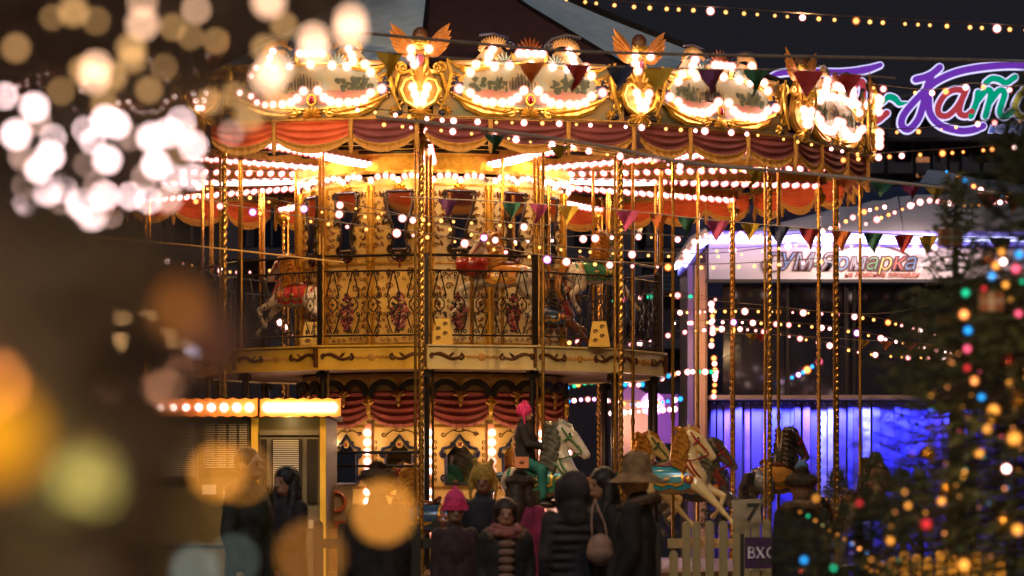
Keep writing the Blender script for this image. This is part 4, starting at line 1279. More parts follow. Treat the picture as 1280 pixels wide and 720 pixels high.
# a few lit rooms, upper right
lit = lamp_mat('lit_curtain', (.80, .30, .13), .42)
curt = MB()
for (x0, x1, y0, y1, lab) in ((1142, 1160, 196, 226, 'a'), (1184, 1196, 198, 222, 'b')):
    p0 = px(x0, y1, YB); p1 = px(x1, y0, YB)
    w = thing('lit_window', 'peach lit window with drawn curtains and black plants, ' + ('wider of the pair under the big neon sign' if lab == 'a' else 'narrower of the pair under the big neon sign'), 'window', ((p0.x + p1.x) / 2, YB - .35, p0.z))
    ww, hh = p1.x - p0.x, p1.z - p0.z
    b = MB(); n = 14
    b.add([(-ww / 2 + ww * i / n, -.02 * (i % 2), z) for z in (0, hh) for i in range(n + 1)], [(i, i + 1, i + n + 2, i + n + 1) for i in range(n)]); b.build('curtain', lit, w, smooth=False)
    b = MB(); b.box((0, -.06, hh), (ww + .14, .1, .09)); b.box((0, -.06, 0), (ww + .14, .1, .09)); b.box((-ww / 2 - .03, -.06, hh / 2), (.08, .1, hh)); b.box((ww / 2 + .03, -.06, hh / 2), (.08, .1, hh)); b.build('window_frame', dark, w, smooth=False)
    b = MB(); q = random.Random(ord(lab))
    for i in range(16):
        a = q.uniform(.6, 2.5); b.leaf(q.uniform(-.1, .1), .05, q.uniform(.2, .5), .04, a, -.08, .01)
    stuff(b.build('plant', mat('black_leaves', (.008, .012, .006), .6), w))
# wall lanterns shining up between the arches
for x, lab in ((737, 'left of a pair of wall uplights throwing warm glow between dark arches'), (801, 'right of a pair of wall uplights throwing warm glow between dark arches')):
    p = px(x, 306, YB - .5)
    w = thing('wall_uplight', lab, 'wall light', tuple(p))
    MB().lathe([(.02, -.12), (.09, -.05), (.12, .12), (.10, .12)], n=10).build('lamp_bowl', dark, w)
    MB().lathe([(.01, .09), (.10, .10)], n=10).build('lamp_lens', lamp_mat('uplight_lens', (1, .75, .4), 5), w)
    l = bpy.data.lights.new('uplight', 'SPOT'); l.energy = 260; l.color = (1, .70, .38); l.spot_size = R(58); l.spot_blend = .6; l.shadow_soft_size = .05
    o = bpy.data.objects.new('uplight', l); S.collection.objects.link(o); o.parent = w; o.location = (0, 0, .15); o.rotation_euler = (R(180 - 12), 0, 0)

# ------------------------------------------------------------------ fair pavilion, right
YP = 50.
pav = thing('fair_pavilion', 'two storey white fair pavilion with tented roof and blue lit edges', 'pavilion', (0, 0, 0))
q_ = lambda x, y, Y=YP: px(x, y, Y)
fasc = mat('white_fascia', (.62, .56, .55), .6, 0, (.55, .48, .47), 1.5, .03)
xL, xR = q_(886, 0).x, q_(1330, 0).x
zt, zb_ = q_(0, 302).z, q_(0, 350).z
b = MB(); b.box(((xL + xR) / 2, YP + .06, (zt + zb_) / 2), (xR - xL, .12, zt - zb_)); b.build('fascia', fasc, pav, smooth=False)
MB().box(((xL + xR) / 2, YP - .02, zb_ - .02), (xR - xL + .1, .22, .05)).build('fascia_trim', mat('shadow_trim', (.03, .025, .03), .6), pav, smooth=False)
blue_led = lamp_mat('blue_led', (.34, .30, 1.0), 3.4, True)
blue_core = lamp_mat('blue_led_core', (.62, .66, 1.0), 9)
blue_halo = halo_mat('blue_led_halo', (.22, .16, 1.0), 1.5, 1.2)
b = MB(); b.tube([(xL, YP - .12, zt + .03), (xR, YP - .12, zt + .03)], .045, 6); b.build('led_tube', blue_core, pav)
b = MB(); b.tube([(xL, YP - .13, zt + .03), (xR, YP - .13, zt + .03)], .13, 10); b.build('led_halo', blue_halo, pav)  # emissive tube imitating the glow around the LED line
b = MB(); b.box(((xL + xR) / 2, YP - .06, zt + .03), (xR - xL, .06, .17)); b.build('led_channel', mat('lavender_channel', (.30, .28, .75), .5, emit=(.22, .18, 1), es=.35), pav, smooth=False)
# receding side
pA, pB = q_(884, 300), q_(850, 335, 56.)
side = MB()
d = Vector((pB.x - pA.x, pB.y - pA.y, 0)); 
zA0, zA1 = zb_, zt
def sideq(b, za, zb2, off=0.):
    b.add([(pA.x - off, pA.y, za), (pB.x - off, pB.y, za), (pB.x - off, pB.y, zb2), (pA.x - off, pA.y, zb2)], [(0, 1, 2, 3)])
sideq(side, .0, zt - .1); side.build('side_wall', mat('peach_render', (.55, .33, .22), .7, 0, (.48, .28, .18), 2), pav, smooth=False)
b = MB(); b.box((xL - .12, YP + 3, zt + .0), (.10, 6.2, .22)); b.build('led_channel', mat('lavender_channel', (.3, .28, .75)), pav, smooth=False)
b = MB(); b.tube([(xL - .22, YP - .15, zt + .03), (xL - .22, YP + 6.1, zt + .03)], .04, 6); b.build('led_tube', blue_core, pav)
# corner hood sloping down to the left
hA, hB = q_(886, 296, YP - .2), q_(852, 331, YP - .2)
b = MB(); b.tube([tuple(hA), tuple(q_(868, 308, YP - .2)), tuple(hB)], .085, 8); b.build('led_hood', lamp_mat('hood_glow', (.42, .40, 1.0), 4), pav)
b = MB(); b.tube([tuple(q_(884, 289, YP - .25)), tuple(q_(866, 300, YP - .25)), tuple(q_(848, 327, YP - .25))], .07, 7); b.build('hood_edge', mat('white_hood', (.7, .55, .5), .5), pav)
# posts
for x, w, m, nm in ((864, 7, mat('violet_post', (.16, .10, .34), .4), 'corner_post'), (876, 13, mat('peach_render', (.5, .3, .2)), 'corner_pillar'), (1218, 9, dark, 'corner_post'), (1060, 5, dark, 'corner_post')):
    p0 = q_(x, 352 if x > 880 else 330, YP + .1)
    MB().box((p0.x, YP + .35, p0.z / 2), (w * .0125, w * .0125, p0.z)).build(nm, m, pav, smooth=False)
# dark glazed upper storey, sill, lower wall with curtain of blue light
zs = q_(0, 497).z
b = MB()
for i in range(5):
    x0 = xL + .25 + (xR - xL - .3) * i / 5; x1 = x0 + (xR - xL - .3) / 5 - .06
    MB().box(((x0 + x1) / 2, YP + .5, (zs + zb_) / 2), (x1 - x0, .03, zb_ - zs - .06)).build('window_pane', mat('dark_shop_glass', (.010, .010, .014), .06, 0, (.016, .014, .018), 1), pav, smooth=False)
    MB().box((x1 + .03, YP + .48, (zs + zb_) / 2), (.05, .09, zb_ - zs - .05)).build('mullion', dark, pav, smooth=False)
MB().box(((xL + xR) / 2, YP + .2, zs), (xR - xL, .7, .07)).build('sill', mat('tan_sill', (.30, .20, .16), .5, 0, (.22, .15, .12), 4), pav, smooth=False)
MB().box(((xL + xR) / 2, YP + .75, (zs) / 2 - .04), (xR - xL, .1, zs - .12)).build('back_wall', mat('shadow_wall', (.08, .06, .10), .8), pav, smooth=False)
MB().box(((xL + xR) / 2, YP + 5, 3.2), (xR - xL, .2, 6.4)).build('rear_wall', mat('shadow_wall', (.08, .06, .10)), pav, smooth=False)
# tented roof
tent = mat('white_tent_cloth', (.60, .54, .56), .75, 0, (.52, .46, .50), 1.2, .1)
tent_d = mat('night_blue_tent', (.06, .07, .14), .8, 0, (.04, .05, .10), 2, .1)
def sheet(name, corners, m, n=8, sag=.12, parent=pav):
    A, B_, C_, D_ = [Vector(c) for c in corners]
    b = MB(); vs = []
    for i in range(n + 1):
        for j in range(n + 1):
            u, v = i / n, j / n
            p = (A * (1 - u) + B_ * u) * (1 - v) + (D_ * (1 - u) + C_ * u) * v
            p.z -= sag * sin(PI * u) * sin(PI * v) + .02 * sin(u * 37)
            vs.append(p)
    b.add(vs, [(i * (n + 1) + j, (i + 1) * (n + 1) + j, (i + 1) * (n + 1) + j + 1, i * (n + 1) + j + 1) for i in range(n) for j in range(n)])
    return b.build(name, m, parent)
sheet('roof_sheet', [q_(900, 297), q_(1130, 297), q_(1122, 246, 53), q_(1040, 262, 53)], tent, sag=.05)
sheet('roof_sheet', [q_(1130, 297), q_(1320, 297), q_(1310, 235, 54), q_(1124, 246, 53)], tent, sag=.1)
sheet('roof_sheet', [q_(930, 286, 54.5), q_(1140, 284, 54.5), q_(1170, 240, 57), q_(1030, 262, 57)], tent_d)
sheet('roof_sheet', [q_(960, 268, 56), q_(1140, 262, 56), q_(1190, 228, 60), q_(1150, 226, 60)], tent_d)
sheet('roof_sheet', [q_(1150, 228, 57), q_(1330, 262, 57), q_(1330, 240, 60), q_(1160, 212, 60)], tent)
# the blue lit curtain under the sill: hanging slats with lamps above
rq = random.Random(21)
lt = zs - .06
cols = [mat('blue_slat', (.10, .10, .75), .4, 0, (.06, .05, .5), 3), mat('violet_slat', (.24, .12, .50), .45, 0, (.14, .06, .32), 3), mat('rose_slat', (.42, .16, .32), .5, 0, (.3, .1, .2), 3), mat('dark_slat', (.07, .05, .18), .5), mat('pale_slat', (.42, .38, .52), .5, 0, (.3, .28, .45), 8)]
sl = MB().box((0, 0, -.85), (.11, .035, 1.7)).v
x = xL + .05; k = 0
while x < xR - 3.0 + 2.6:
    w = rq.uniform(.06, .17)
    c = rq.choice([0, 0, 0, 1, 1, 2, 3, 3, 4, 3])
    if 5.62 < x < 6.5: c = 0; 
    o = MB().box((0, 0, -lt / 2), (w * .95, .04, lt - .02)).build('curtain_slat', cols[c], pav, (x + w / 2, YP + .30 + rq.uniform(-.05, .05), lt), smooth=False)
    x += w + (rq.uniform(0, .05) if c != 0 else 0)
nl = 40
b = MB()
for i in range(nl):
    xx = xL + .1 + (xR - xL - .3) * i / nl
    b.sph((xx, YP + .14, lt - .02), (.009, .009, .009), 6, 4)
stuff(b.build('spot_row', mat('lavender_channel', (.3, .28, .75)), pav))
for i in range(24):
    xx = xL + .1 + (xR - xL - 1.4) * (i + .5) / 24
    l = bpy.data.lights.new('blue_spot', 'SPOT'); l.energy = 125; l.color = (.14, .16, 1.0); l.spot_size = R(100); l.spot_blend = .9; l.shadow_soft_size = .02
    o = bpy.data.objects.new('blue_spot', l); S.collection.objects.link(o); o.parent = pav; o.location = (xx, YP + .06, lt - .02); o.rotation_euler = (R(22), 0, 0)
lamp('fascia_lamp', tuple(q_(940, 318, YP - 1.4)), 15, (1, .70, .52), .04, pav)
lamp('fascia_lamp', tuple(q_(1180, 328, YP - 1.6)), 13, (1, .76, .66), .04, pav)
lamp('fascia_lamp', tuple(q_(1060, 328, YP - 1.6)), 13, (1, .76, .66), .04, pav)
lamp('wall_lamp', tuple(q_(846, 430, YP - 1.0)), 70, (1, .55, .25), .04, pav)
lamp('roof_lamp', tuple(q_(1190, 262, YP - .9)), 150, (1, .72, .62), .04, pav)
lamp('roof_lamp', tuple(q_(1060, 276, YP - .9)), 120, (1, .70, .60), .04, pav)

# ------------------------------------------------------------------ lettering
def text_mesh(body, size, name, mats, loc, parent=None, shear=0., offset=0., extrude=.01, idx=None, space=1., rotx=R(90), rz=0., sx=1., bold=0.):
    c = bpy.data.curves.new(name, 'FONT'); c.body = body; c.size = size; c.shear = shear; c.offset = offset + bold; c.extrude = extrude; c.space_character = space
    c.align_x = 'LEFT'; c.resolution_u = 3
    for m in mats: c.materials.append(m)
    if idx:
        for i, v in enumerate(idx): c.body_format[i].material_index = v
    o = bpy.data.objects.new('tmp', c); S.collection.objects.link(o)
    dg = bpy.context.evaluated_depsgraph_get()
    me = bpy.data.meshes.new_from_object(o.evaluated_get(dg)); me.name = name
    bpy.data.objects.remove(o)
    o = bpy.data.objects.new(name, me); S.collection.objects.link(o)
    o.location = loc; o.rotation_euler = (rotx, 0, rz); o.parent = parent; o.scale = (sx, 1, 1)
    return o
def flat(name, c, em): return mat(name, c, .5, emit=c, es=em)
# pavilion sign
sg = thing('pavilion_sign', 'script pavilion sign reading ГУМ-Ярмарка on the white fascia', 'sign', (0, 0, 0))
p = q_(956, 337, YP - .02)
om = flat('sign_outline', (.10, .045, .05), .1)
fm = [flat('sign_grey', (.25, .27, .33), .1), flat('sign_blue', (.14, .25, .45), .12), flat('sign_green', (.12, .28, .14), .12), flat('sign_yellow', (.55, .42, .14), .12), flat('sign_red', (.45, .12, .10), .12)]
kw = dict(shear=.28, space=1.0)
text_mesh('ГУМ-Ярмарка', .36, 'lettering_outline', [om], (p.x, YP - .010, p.z), sg, offset=.022, extrude=.008, sx=.98, **kw)
text_mesh('ГУМ-Ярмарка', .36, 'lettering', fm, (p.x, YP - .022, p.z), sg, offset=-.004, extrude=.008, idx=[0, 1, 0, 2, 0, 1, 0, 2, 3, 4, 1], sx=.98, **kw)
text_mesh('на Красной площади', .115, 'lettering_small', [flat('sign_rust', (.42, .12, .08), .1)], (q_(1055, 0).x, YP - .012, q_(0, 346).z), sg, extrude=.006, shear=.3, bold=.002)
def pxl(L, Y): return [((x - 640) / F * Y, EYE + (620 - y) / F * Y) for x, y in L]
def stroke(b, L, ws, Y, y0, d, n=6, grow=0.):
    pts = catmull([(x, 0, z) for x, z in pxl(L, Y)], n) if len(L) > 2 else [Vector((x, 0, z)) for x, z in pxl(L, Y)]
    k = len(pts)
    if not isinstance(ws, (list, tuple)): ws = [ws] * len(L)
    W_ = []
    for i in range(k):
        t = i / (k - 1) * (len(L) - 1); j = min(len(L) - 2, int(t)); W_.append((ws[j] * (1 - (t - j)) + ws[j + 1] * (t - j) + grow) / F * Y)
    b.ribbon([(p.x, p.z) for p in pts], W_, y0, d)
b = MB(); stroke(b, [(962, 322), (952, 330), (958, 340), (975, 338)], 2.2, YP, YP - .008, .01); stroke(b, [(1036, 320), (1060, 309), (1100, 307), (1132, 317), (1138, 328), (1130, 335)], 2.6, YP, YP - .008, .01)
stuff(b.build('sign_flourish', om, sg, smooth=False))

# the big neon sign on the roof line behind
YN = 66.
ns = thing('neon_sign', 'large neon script sign reading ГУМ-Каток на Красной площади above the roofs', 'neon sign', (0, 0, 0))
edge = lamp_mat('neon_white_edge', (.66, .62, 1.0), 1.35)
nc = {'v': lamp_mat('neon_violet', (.20, .045, .55), .75), 'r': lamp_mat('neon_red', (.50, .05, .065), .85), 'g': lamp_mat('neon_green', (0, .38, .22), .85), 'y': lamp_mat('neon_yellow', (.72, .58, .10), .85), 'b': lamp_mat('neon_blue', (.10, .16, .60), .9)}
letters = [
 ('letter_bar', 'v', [[(958, 99), (975, 92), (1010, 90), (1050, 91), (1080, 88), (1100, 82)]], [3, 7, 7, 8, 9, 6]),
 ('letter_g', 'v', [[(968, 100), (962, 130), (952, 155), (938, 160)]], [7, 8, 8, 5]),
 ('letter_u', 'g', [[(985, 110), (995, 130), (1008, 132)], [(1020, 108), (1008, 135), (995, 158), (982, 160)]], 8),
 ('letter_m', 'r', [[(1028, 155), (1040, 120), (1048, 106), (1056, 130)], [(1056, 130), (1068, 108), (1078, 104), (1078, 130), (1082, 145), (1094, 152), (1108, 142)]], 8),
 ('hyphen', 'g', [[(1103, 130), (1110, 122), (1118, 124), (1124, 130), (1133, 129)]], [3, 8, 8, 6, 2]),
 ('letter_k', 'v', [[(1144, 100), (1156, 97), (1166, 92), (1174, 85)], [(1164, 94), (1158, 110), (1155, 125), (1148, 148), (1136, 162), (1127, 158), (1128, 146), (1140, 130), (1158, 112), (1172, 101), (1195, 91), (1225, 85), (1262, 82), (1300, 84)], [(1160, 122), (1162, 142), (1175, 157), (1198, 164), (1215, 163), (1228, 158)]], 8.5),
 ('letter_a', 'r', [[(1206, 114), (1192, 113), (1180, 120), (1172, 134), (1174, 144), (1184, 145), (1196, 134), (1205, 118)], [(1207, 112), (1200, 130), (1199, 142), (1207, 145), (1214, 140)]], 7.5),
 ('letter_t', 'g', [[(1222, 116), (1220, 128), (1213, 146)], [(1220, 128), (1232, 114), (1238, 118), (1231, 146)], [(1237, 128), (1248, 114), (1255, 118), (1249, 140), (1256, 146), (1264, 140)], [(1232, 104), (1239, 99), (1248, 100), (1257, 104), (1268, 97)]], 7.5),
 ('letter_o', 'y', [[(1284, 112), (1274, 120), (1268, 134), (1274, 146), (1286, 144), (1295, 130), (1290, 114), (1280, 112)]], 7.5),
 ('letter_end_k', 'b', [[(1306, 110), (1300, 146)], [(1325, 110), (1305, 128), (1322, 146)]], 7.5)]
for nm, c, sts, ws_ in letters:
    be = MB(); bf = MB()
    for L in sts:
        w_ = ws_ if isinstance(ws_, list) and len(ws_) == len(L) else (ws_ if not isinstance(ws_, list) else ws_[0])
        stroke(be, L, w_, YN, YN, .05, grow=3.6); stroke(bf, L, w_, YN, YN - .06, .05)
    p = stuff(be.build(nm, edge, ns, smooth=False)); stuff(bf.build(nm + '_fill', nc[c], p, smooth=False))
text_mesh('на Красной', .30, 'lettering_small', [edge], (q_(1234, 0, YN).x, YN, q_(0, 166, YN).z), ns, shear=.35, offset=.012, extrude=.01)
text_mesh('на Красной', .30, 'lettering_small', [nc['b']], (q_(1234, 0, YN).x, YN - .03, q_(0, 166, YN).z), ns, shear=.35, extrude=.01)
MB().box((q_(1150, 0, YN).x, YN + .25, q_(0, 172, YN).z), (8, .08, .06)).build('sign_rail', dark, ns, smooth=False)
for x in (1000, 1110, 1230): MB().box((q_(x, 0, YN).x, YN + .35, q_(0, 200, YN).z / 2 + .8), (.08, .08, q_(0, 160, YN).z)).build('sign_post', dark, ns, smooth=False)

# small far glows right of the deck: floodlight, lit tent wall, stall
fl = thing('floodlight', 'round white floodlight glaring beside the blue curtain', 'floodlight', tuple(px(816, 505, 49)))
MB().sph((0, 0, 0), (.10, .05, .10), 14, 10).build('lamp_lens', lamp_mat('flood_lens', (1, .82, .95), 14), fl)
MB().sph((0, .02, 0), (.19, .06, .19), 16, 10).build('lamp_halo', halo_mat('flood_halo', (.75, .25, .75), 1.6, 1.6), fl)  # emissive shell imitating the purple halo of the glare
MB().tube([(0, .1, -.1), (0, .12, -2.6)], .03, 6).build('stand', dark, fl)
lamp('flood_glow', (0, -.4, 0), 7, (.8, .4, 1), .08, fl)
st = thing('market_stall', 'pale canvas market stall glowing orange behind the carousel posts', 'stall', tuple(px(790, 700, 52)))
MB().box((0, .4, 2.15), (.62, .8, .9)).build('canvas_wall', mat('pale_stall_canvas', (.62, .42, .34), .7, 0, (.5, .3, .3), 2), st, smooth=False)
MB().prism([(-.4, 2.6), (.4, 2.6), (.0, 2.85)], .9, 1.0).build('canvas_roof', mat('lilac_canvas', (.25, .12, .45), .7), st, smooth=False)
MB().box((-.1, .4, .85), (.06, .06, 1.7)).build('stall_post', dark, st)
MB().box((.55, .45, 2.3), (.42, .7, .8)).build('side_panel', mat('violet_panel', (.22, .08, .55), .6), st, smooth=False)
lamp('stall_lamp', (-.1, -.5, 2.2), 18, (1, .6, .35), .05, st)
lamp('stall_lamp', (.6, -.5, 2.2), 3.5, (.5, .2, 1), .05, st)
# ------------------------------------------------------------------ strings of lights, cables, bunting
cord_m = mat('pale_cord', (.30, .25, .20), .6, 0, (.2, .16, .13), 20)
cord_d = mat('dark_cord', (.08, .06, .05), .6, 0, (.12, .09, .07), 20)
globe = {}
def globe_mesh(c, r):
    key = (c, r)
    if key not in globe:
        if c == 'w': ms = [bulb_w, halo_w]
        elif c == 'a': ms = [bulb_a, halo_a]
        elif c == 'p': ms = [lamp_mat('bulb_rose', (1, .45, .42), 3.2), halo_mat('halo_rose', (1, .22, .2), 1.0)]
        elif c == 'v': ms = [lamp_mat('bulb_violet', (1, .65, 1), 6), halo_mat('halo_violet', (.8, .15, .9), 1.4)]
        elif c == 'o': ms = [lamp_mat('bulb_orange', (1, .36, .10), 2.6), halo_mat('halo_orange', (1, .22, .03), .7)]
        elif c == 'g': ms = [lamp_mat('bulb_green', (.02, .62, .30), 1.7), halo_mat('halo_green', (0, .5, .2), .4)]
        elif c == 'b': ms = [lamp_mat('bulb_blue', (.03, .38, .9), 1.9), halo_mat('halo_blue', (0, .25, .8), .5)]
        elif c == 'r': ms = [lamp_mat('bulb_red', (.9, .04, .05), 1.0), halo_mat('halo_red', (.8, .02, .03), .3)]
        elif c == 't': ms = [lamp_mat('bulb_tree_amber', (1, .40, .06), 1.7), halo_mat('halo_tree_amber', (1, .3, .03), .5)]
        elif c == 'k': ms = [lamp_mat('bulb_pink', (1, .12, .22), 1.7), halo_mat('halo_pink', (1, .08, .15), .5)]
        globe[key] = bulb_mesh('bulb', r, 1.6, ms, 10, 6)
    return globe[key]
sock = MB().tube([(0, 0, .012), (0, 0, .045)], .010, 5).mesh('socket', cord_d)
def light_string(label, pts, Y, step, big=(), seedv=0, small=.012, bigr=.026, cols='aaw', bigc='w', cord=.0045, name='light_string', group='strings of light bulbs across the fair', watt=0, drop=.035, cm=None):
    """pts: column,row pairs at depth Y (a number or a pair); big: columns of large globes; between them small ones every step pixels"""
    q = random.Random(seedv + 77)
    Y0, Y1 = (Y, Y) if not isinstance(Y, tuple) else Y
    n = len(pts)
    P3 = []
    xs0, xs1 = pts[0][0], pts[-1][0]
    for i, (x, y) in enumerate(pts):
        P3.append(px(x, y, Y0 + (Y1 - Y0) * (x - xs0) / (xs1 - xs0 + 1e-6)))
    path = catmull(P3, 10)
    org = Vector(path[0])
    t = thing(name, label, 'string lights', tuple(org), 0, group)
    b = MB(); b.tube([p - org for p in path], cord, 5); b.build('cable', cm or cord_d, t)
    # arc lengths
    L = [0]
    for i in range(1, len(path)): L.append(L[-1] + (path[i] - path[i - 1]).length)
    tot = L[-1]
    def at(s_):
        s_ = max(0, min(tot, s_))
        for i in range(1, len(path)):
            if L[i] >= s_:
                u = (s_ - L[i - 1]) / max(1e-6, L[i] - L[i - 1]); return path[i - 1].lerp(path[i], u)
        return path[-1]
    def column(x):          # along the string where it crosses a column
        lo, hi = 0, tot
        for _ in range(24):
            m = (lo + hi) / 2; p = at(m)
            if (640 + p.x / p.y * F < x) == (xs1 > xs0): lo = m
            else: hi = m
        return lo
    used = []
    for i, bx in enumerate(big):
        c = bigc[i % len(bigc)]
        s_ = column(bx); used.append(s_); p = at(s_) - org
        put('bulb', globe_mesh(c, bigr * q.uniform(.85, 1.1)) if False else globe_mesh(c, bigr), t, (p.x, p.y - .01, p.z - drop), scale=q.uniform(.85, 1.12))
        if watt and (watt > 0):
            lamp('bulb_light', (p.x, p.y - .01, p.z - drop), watt, (1, .58, .28), bigr, t)
    if step:
        st_ = step / F * (Y0 + Y1) / 2; s_ = st_ * .5
        while s_ < tot:
            if all(abs(s_ - u) > st_ * .5 for u in used):
                p = at(s_ + q.uniform(-.28, .28) * st_) - org
                put('bulb', globe_mesh(q.choice(cols), small), t, (p.x, p.y, p.z - drop), scale=q.uniform(.8, 1.25))
            s_ += st_
    return t
def cable(label, pts, Y, r, m):
    path = catmull([px(x, y, Y) for x, y in pts], 8); org = path[0]
    o = MB().tube([p - org for p in path], r, 6).build('cable', m, None, tuple(org))
    return tag(o, label, 'cable')
LS = light_string
LS('topmost string of bulbs crossing the black sky, upper right corner', [(600, -22), (760, 0), (900, 9), (1060, 20), (1300, 33)], 24, 20, (888, 1003, 1246, 1070), 1, cols='aa', small=.011, bigc='wwwo', bigr=.020, watt=40)
cable('grey sagging cable running over the tops of the rounding boards', [(440, 40), (560, 51), (700, 63), (860, 68), (1080, 72), (1300, 77)], 23, .012, cord_m)
cable('long pale cable slanting over the velvet swags down to the right edge', [(470, 146), (620, 163), (760, 184), (860, 203), (1000, 216), (1300, 247)], 23.5, .012, mat('white_cord', (.55, .48, .42), .5))
LS('string of bulbs along the tops of the velvet swags', [(440, 132), (560, 146), (700, 150), (860, 158), (960, 166), (1080, 190)], 29, 21, (597, 655, 699, 802, 881, 914, 567), 2, cols='aaw', small=.013, bigr=.024)
LS('string of bulbs following the pale slanting cable under the swags', [(470, 150), (620, 166), (760, 188), (850, 203), (940, 208)], 28.5, 19, (566, 618, 645, 690, 736, 775, 850), 3, cols='aap', small=.013, bigr=.024)
LS('upper string of bulbs sagging across the left columns', [(180, 214), (300, 240), (420, 263), (560, 272), (690, 282)], 30, 24, (249, 380, 424, 655), 4, cols='aa', bigc='wvw', small=.013, watt=34)
LS('lower string of bulbs sagging across the left columns', [(190, 236), (300, 258), (420, 277), (560, 296), (700, 322), (880, 330), (1040, 322)], 30.2, 26, (245, 275, 316, 496, 581, 684, 708, 762, 835), 5, cols='aap', bigc='opvwwvww', small=.013, watt=24)
LS('string of bulbs over the upper railing of the drum', [(415, 250), (520, 272), (640, 300), (760, 312), (900, 316), (1010, 300)], 31, 23, (425, 503, 516, 605, 619, 790), 6, cols='aa', bigc='wwwvw', small=.012)
LS('string of bulbs with warm globes below the row of flags', [(600, 300), (700, 296), (800, 292), (900, 298), (1040, 290), (1180, 296)], 32, 26, (729, 744, 798, 847, 941), 7, cols='aaw', small=.012)
LS('string of bulbs crossing just below the velvet swags at the far right', [(1040, 196), (1120, 190), (1200, 185), (1300, 176)], 26, 20, (1054, 1098, 1127, 1178, 1240, 1268), 8, cols='aao', bigc='owwo', small=.013, bigr=.02)
LS('string of bulbs hanging across the middle of the neon lettering', [(1080, 104), (1160, 112), (1215, 104), (1260, 108), (1300, 104)], 30, 24, (1104, 1165, 1182, 1207, 1229, 1262), 9, cols='ao', bigc='pwowo', small=.012, bigr=.024)
LS('string of bulbs hanging across the foot of the neon lettering', [(1080, 160), (1150, 160), (1230, 150), (1300, 146)], 30, 26, (1148, 1222, 1243), 10, cols='ao', bigc='owp', small=.012, bigr=.022)
# around the pavilion
LS('grey rope with a few bulbs sagging before the dark pavilion windows', [(830, 370), (960, 382), (1060, 392), (1130, 388), (1210, 366)], 42, 0, (), 11, cm=cord_m)
LS('uppermost lit string before the dark pavilion windows', [(838, 388), (930, 386), (1040, 390), (1120, 402), (1196, 425)], 42, 13, (850, 873, 931, 973, 1004, 1046, 1068, 1110, 1150), 12, cols='aap', bigc='wpwo', small=.015, bigr=.030)
LS('second lit string before the dark pavilion windows', [(840, 401), (930, 400), (1040, 408), (1120, 424), (1196, 440)], 42.5, 12, (864, 889, 917, 941, 970, 986, 1027, 1071, 1101, 1147, 1170), 13, cols='aaw', bigc='pwvwp', small=.015, bigr=.030)
LS('lowest lit string before the dark pavilion windows', [(836, 414), (920, 408), (1000, 420), (1090, 440), (1200, 446)], 43, 13, (856, 880, 902, 925, 955, 1000, 1037, 1094, 1135, 1160, 1180), 14, cols='aap', bigc='ppww', small=.015, bigr=.030)
LS('string of mixed bulbs climbing the left slope of the pavilion roof', [(930, 300), (990, 296), (1040, 282), (1080, 262), (1110, 255)], 47, 9, (1028, 1046, 1066, 1080), 15, cols='apwo', bigc='wwpo', small=.022, bigr=.036)
LS('string of rosy bulbs along the ridge of the pavilion roof', [(1080, 278), (1120, 262), (1160, 248), (1210, 254), (1280, 246)], 47, 9, (1096, 1138, 1150, 1162, 1172, 1186, 1250), 16, cols='appo', bigc='pwwp', small=.022, bigr=.038)
LS('string of coloured bulbs above the pavilion roof by the fir tip', [(1180, 210), (1205, 222), (1232, 236), (1290, 244)], 40, 14, (1206, 1217, 1226, 1260), 17, cols='abo', bigc='bowo', small=.018, bigr=.034)
LS('string of globes hanging just under the blue lit eave', [(846, 312), (920, 310), (1000, 304), (1100, 306), (1260, 308)], 45, 30, (916, 985, 1144, 1168, 1034), 18, cols='ap', bigc='wwp', small=.018, bigr=.040)
LS('string of bulbs slanting along the eave from the left corner', [(846, 330), (872, 296), (900, 288), (960, 294), (1000, 292)], 46, 10, (849, 858, 868, 914, 926), 19, cols='wp', bigc='wwwp', small=.02, bigr=.034)
LS('multicoloured string of bulbs under the right end of the upper deck', [(690, 487), (745, 474), (800, 478), (850, 463), (905, 462)], 46, 8, (), 20, cols='bpgowp', small=.030)
LS('second multicoloured string below the upper deck', [(690, 502), (740, 496), (800, 503), (860, 494)], 46, 8, (), 21, cols='pwvob', small=.028)
LS('third string of rosy bulbs below the upper deck beside the floodlight', [(745, 515), (790, 512), (850, 508)], 47, 8, (), 22, cols='pw', small=.028)
for i, x in enumerate((889, 892)):
    LS('vertical string of warm bulbs, ' + ('upper' if i == 0 else 'lower') + ' of two hanging beside the pavilion pillar', [(x, 378 + i * 66), (x + 2, 408 + i * 60), (x, 436 + i * 62)], 48, 7, (), 23 + i, cols='owp', small=.030, drop=0)
LS('short sagging string of coloured bulbs inside the dark pavilion window', [(988, 470), (1005, 462), (1026, 448)], 49, 7, (1024, 1009), 25, cols='vbrw', bigc='ko', small=.028, bigr=.05)
LS('far string of small bulbs seen through the left railing', [(180, 322), (230, 328), (290, 338), (340, 336)], 60, 14, (209, 276), 26, cols='ap', bigc='w', small=.022, bigr=.05)
LS('plain golden cord sagging across the far left arcade', [(40, 290), (140, 298), (250, 308), (430, 328)], 34, 0, (), 27, cord=.009, cm=mat('gold_cord', (.6, .35, .1), .4))
LS('string of bulbs glimpsed behind the left railing of the upper deck', [(345, 395), (360, 410), (375, 418), (400, 398)], 47, 12, (356, 374, 383, 350), 28, cols='vp', bigc='w', small=.02, bigr=.035)
LS('string of coloured bulbs seen through the railing right of the drum', [(755, 372), (790, 370), (840, 366), (905, 373)], 45, 18, (766, 779, 800, 812, 847, 863), 29, cols='ap', bigc='gkpgpg', small=.02, bigr=.034)
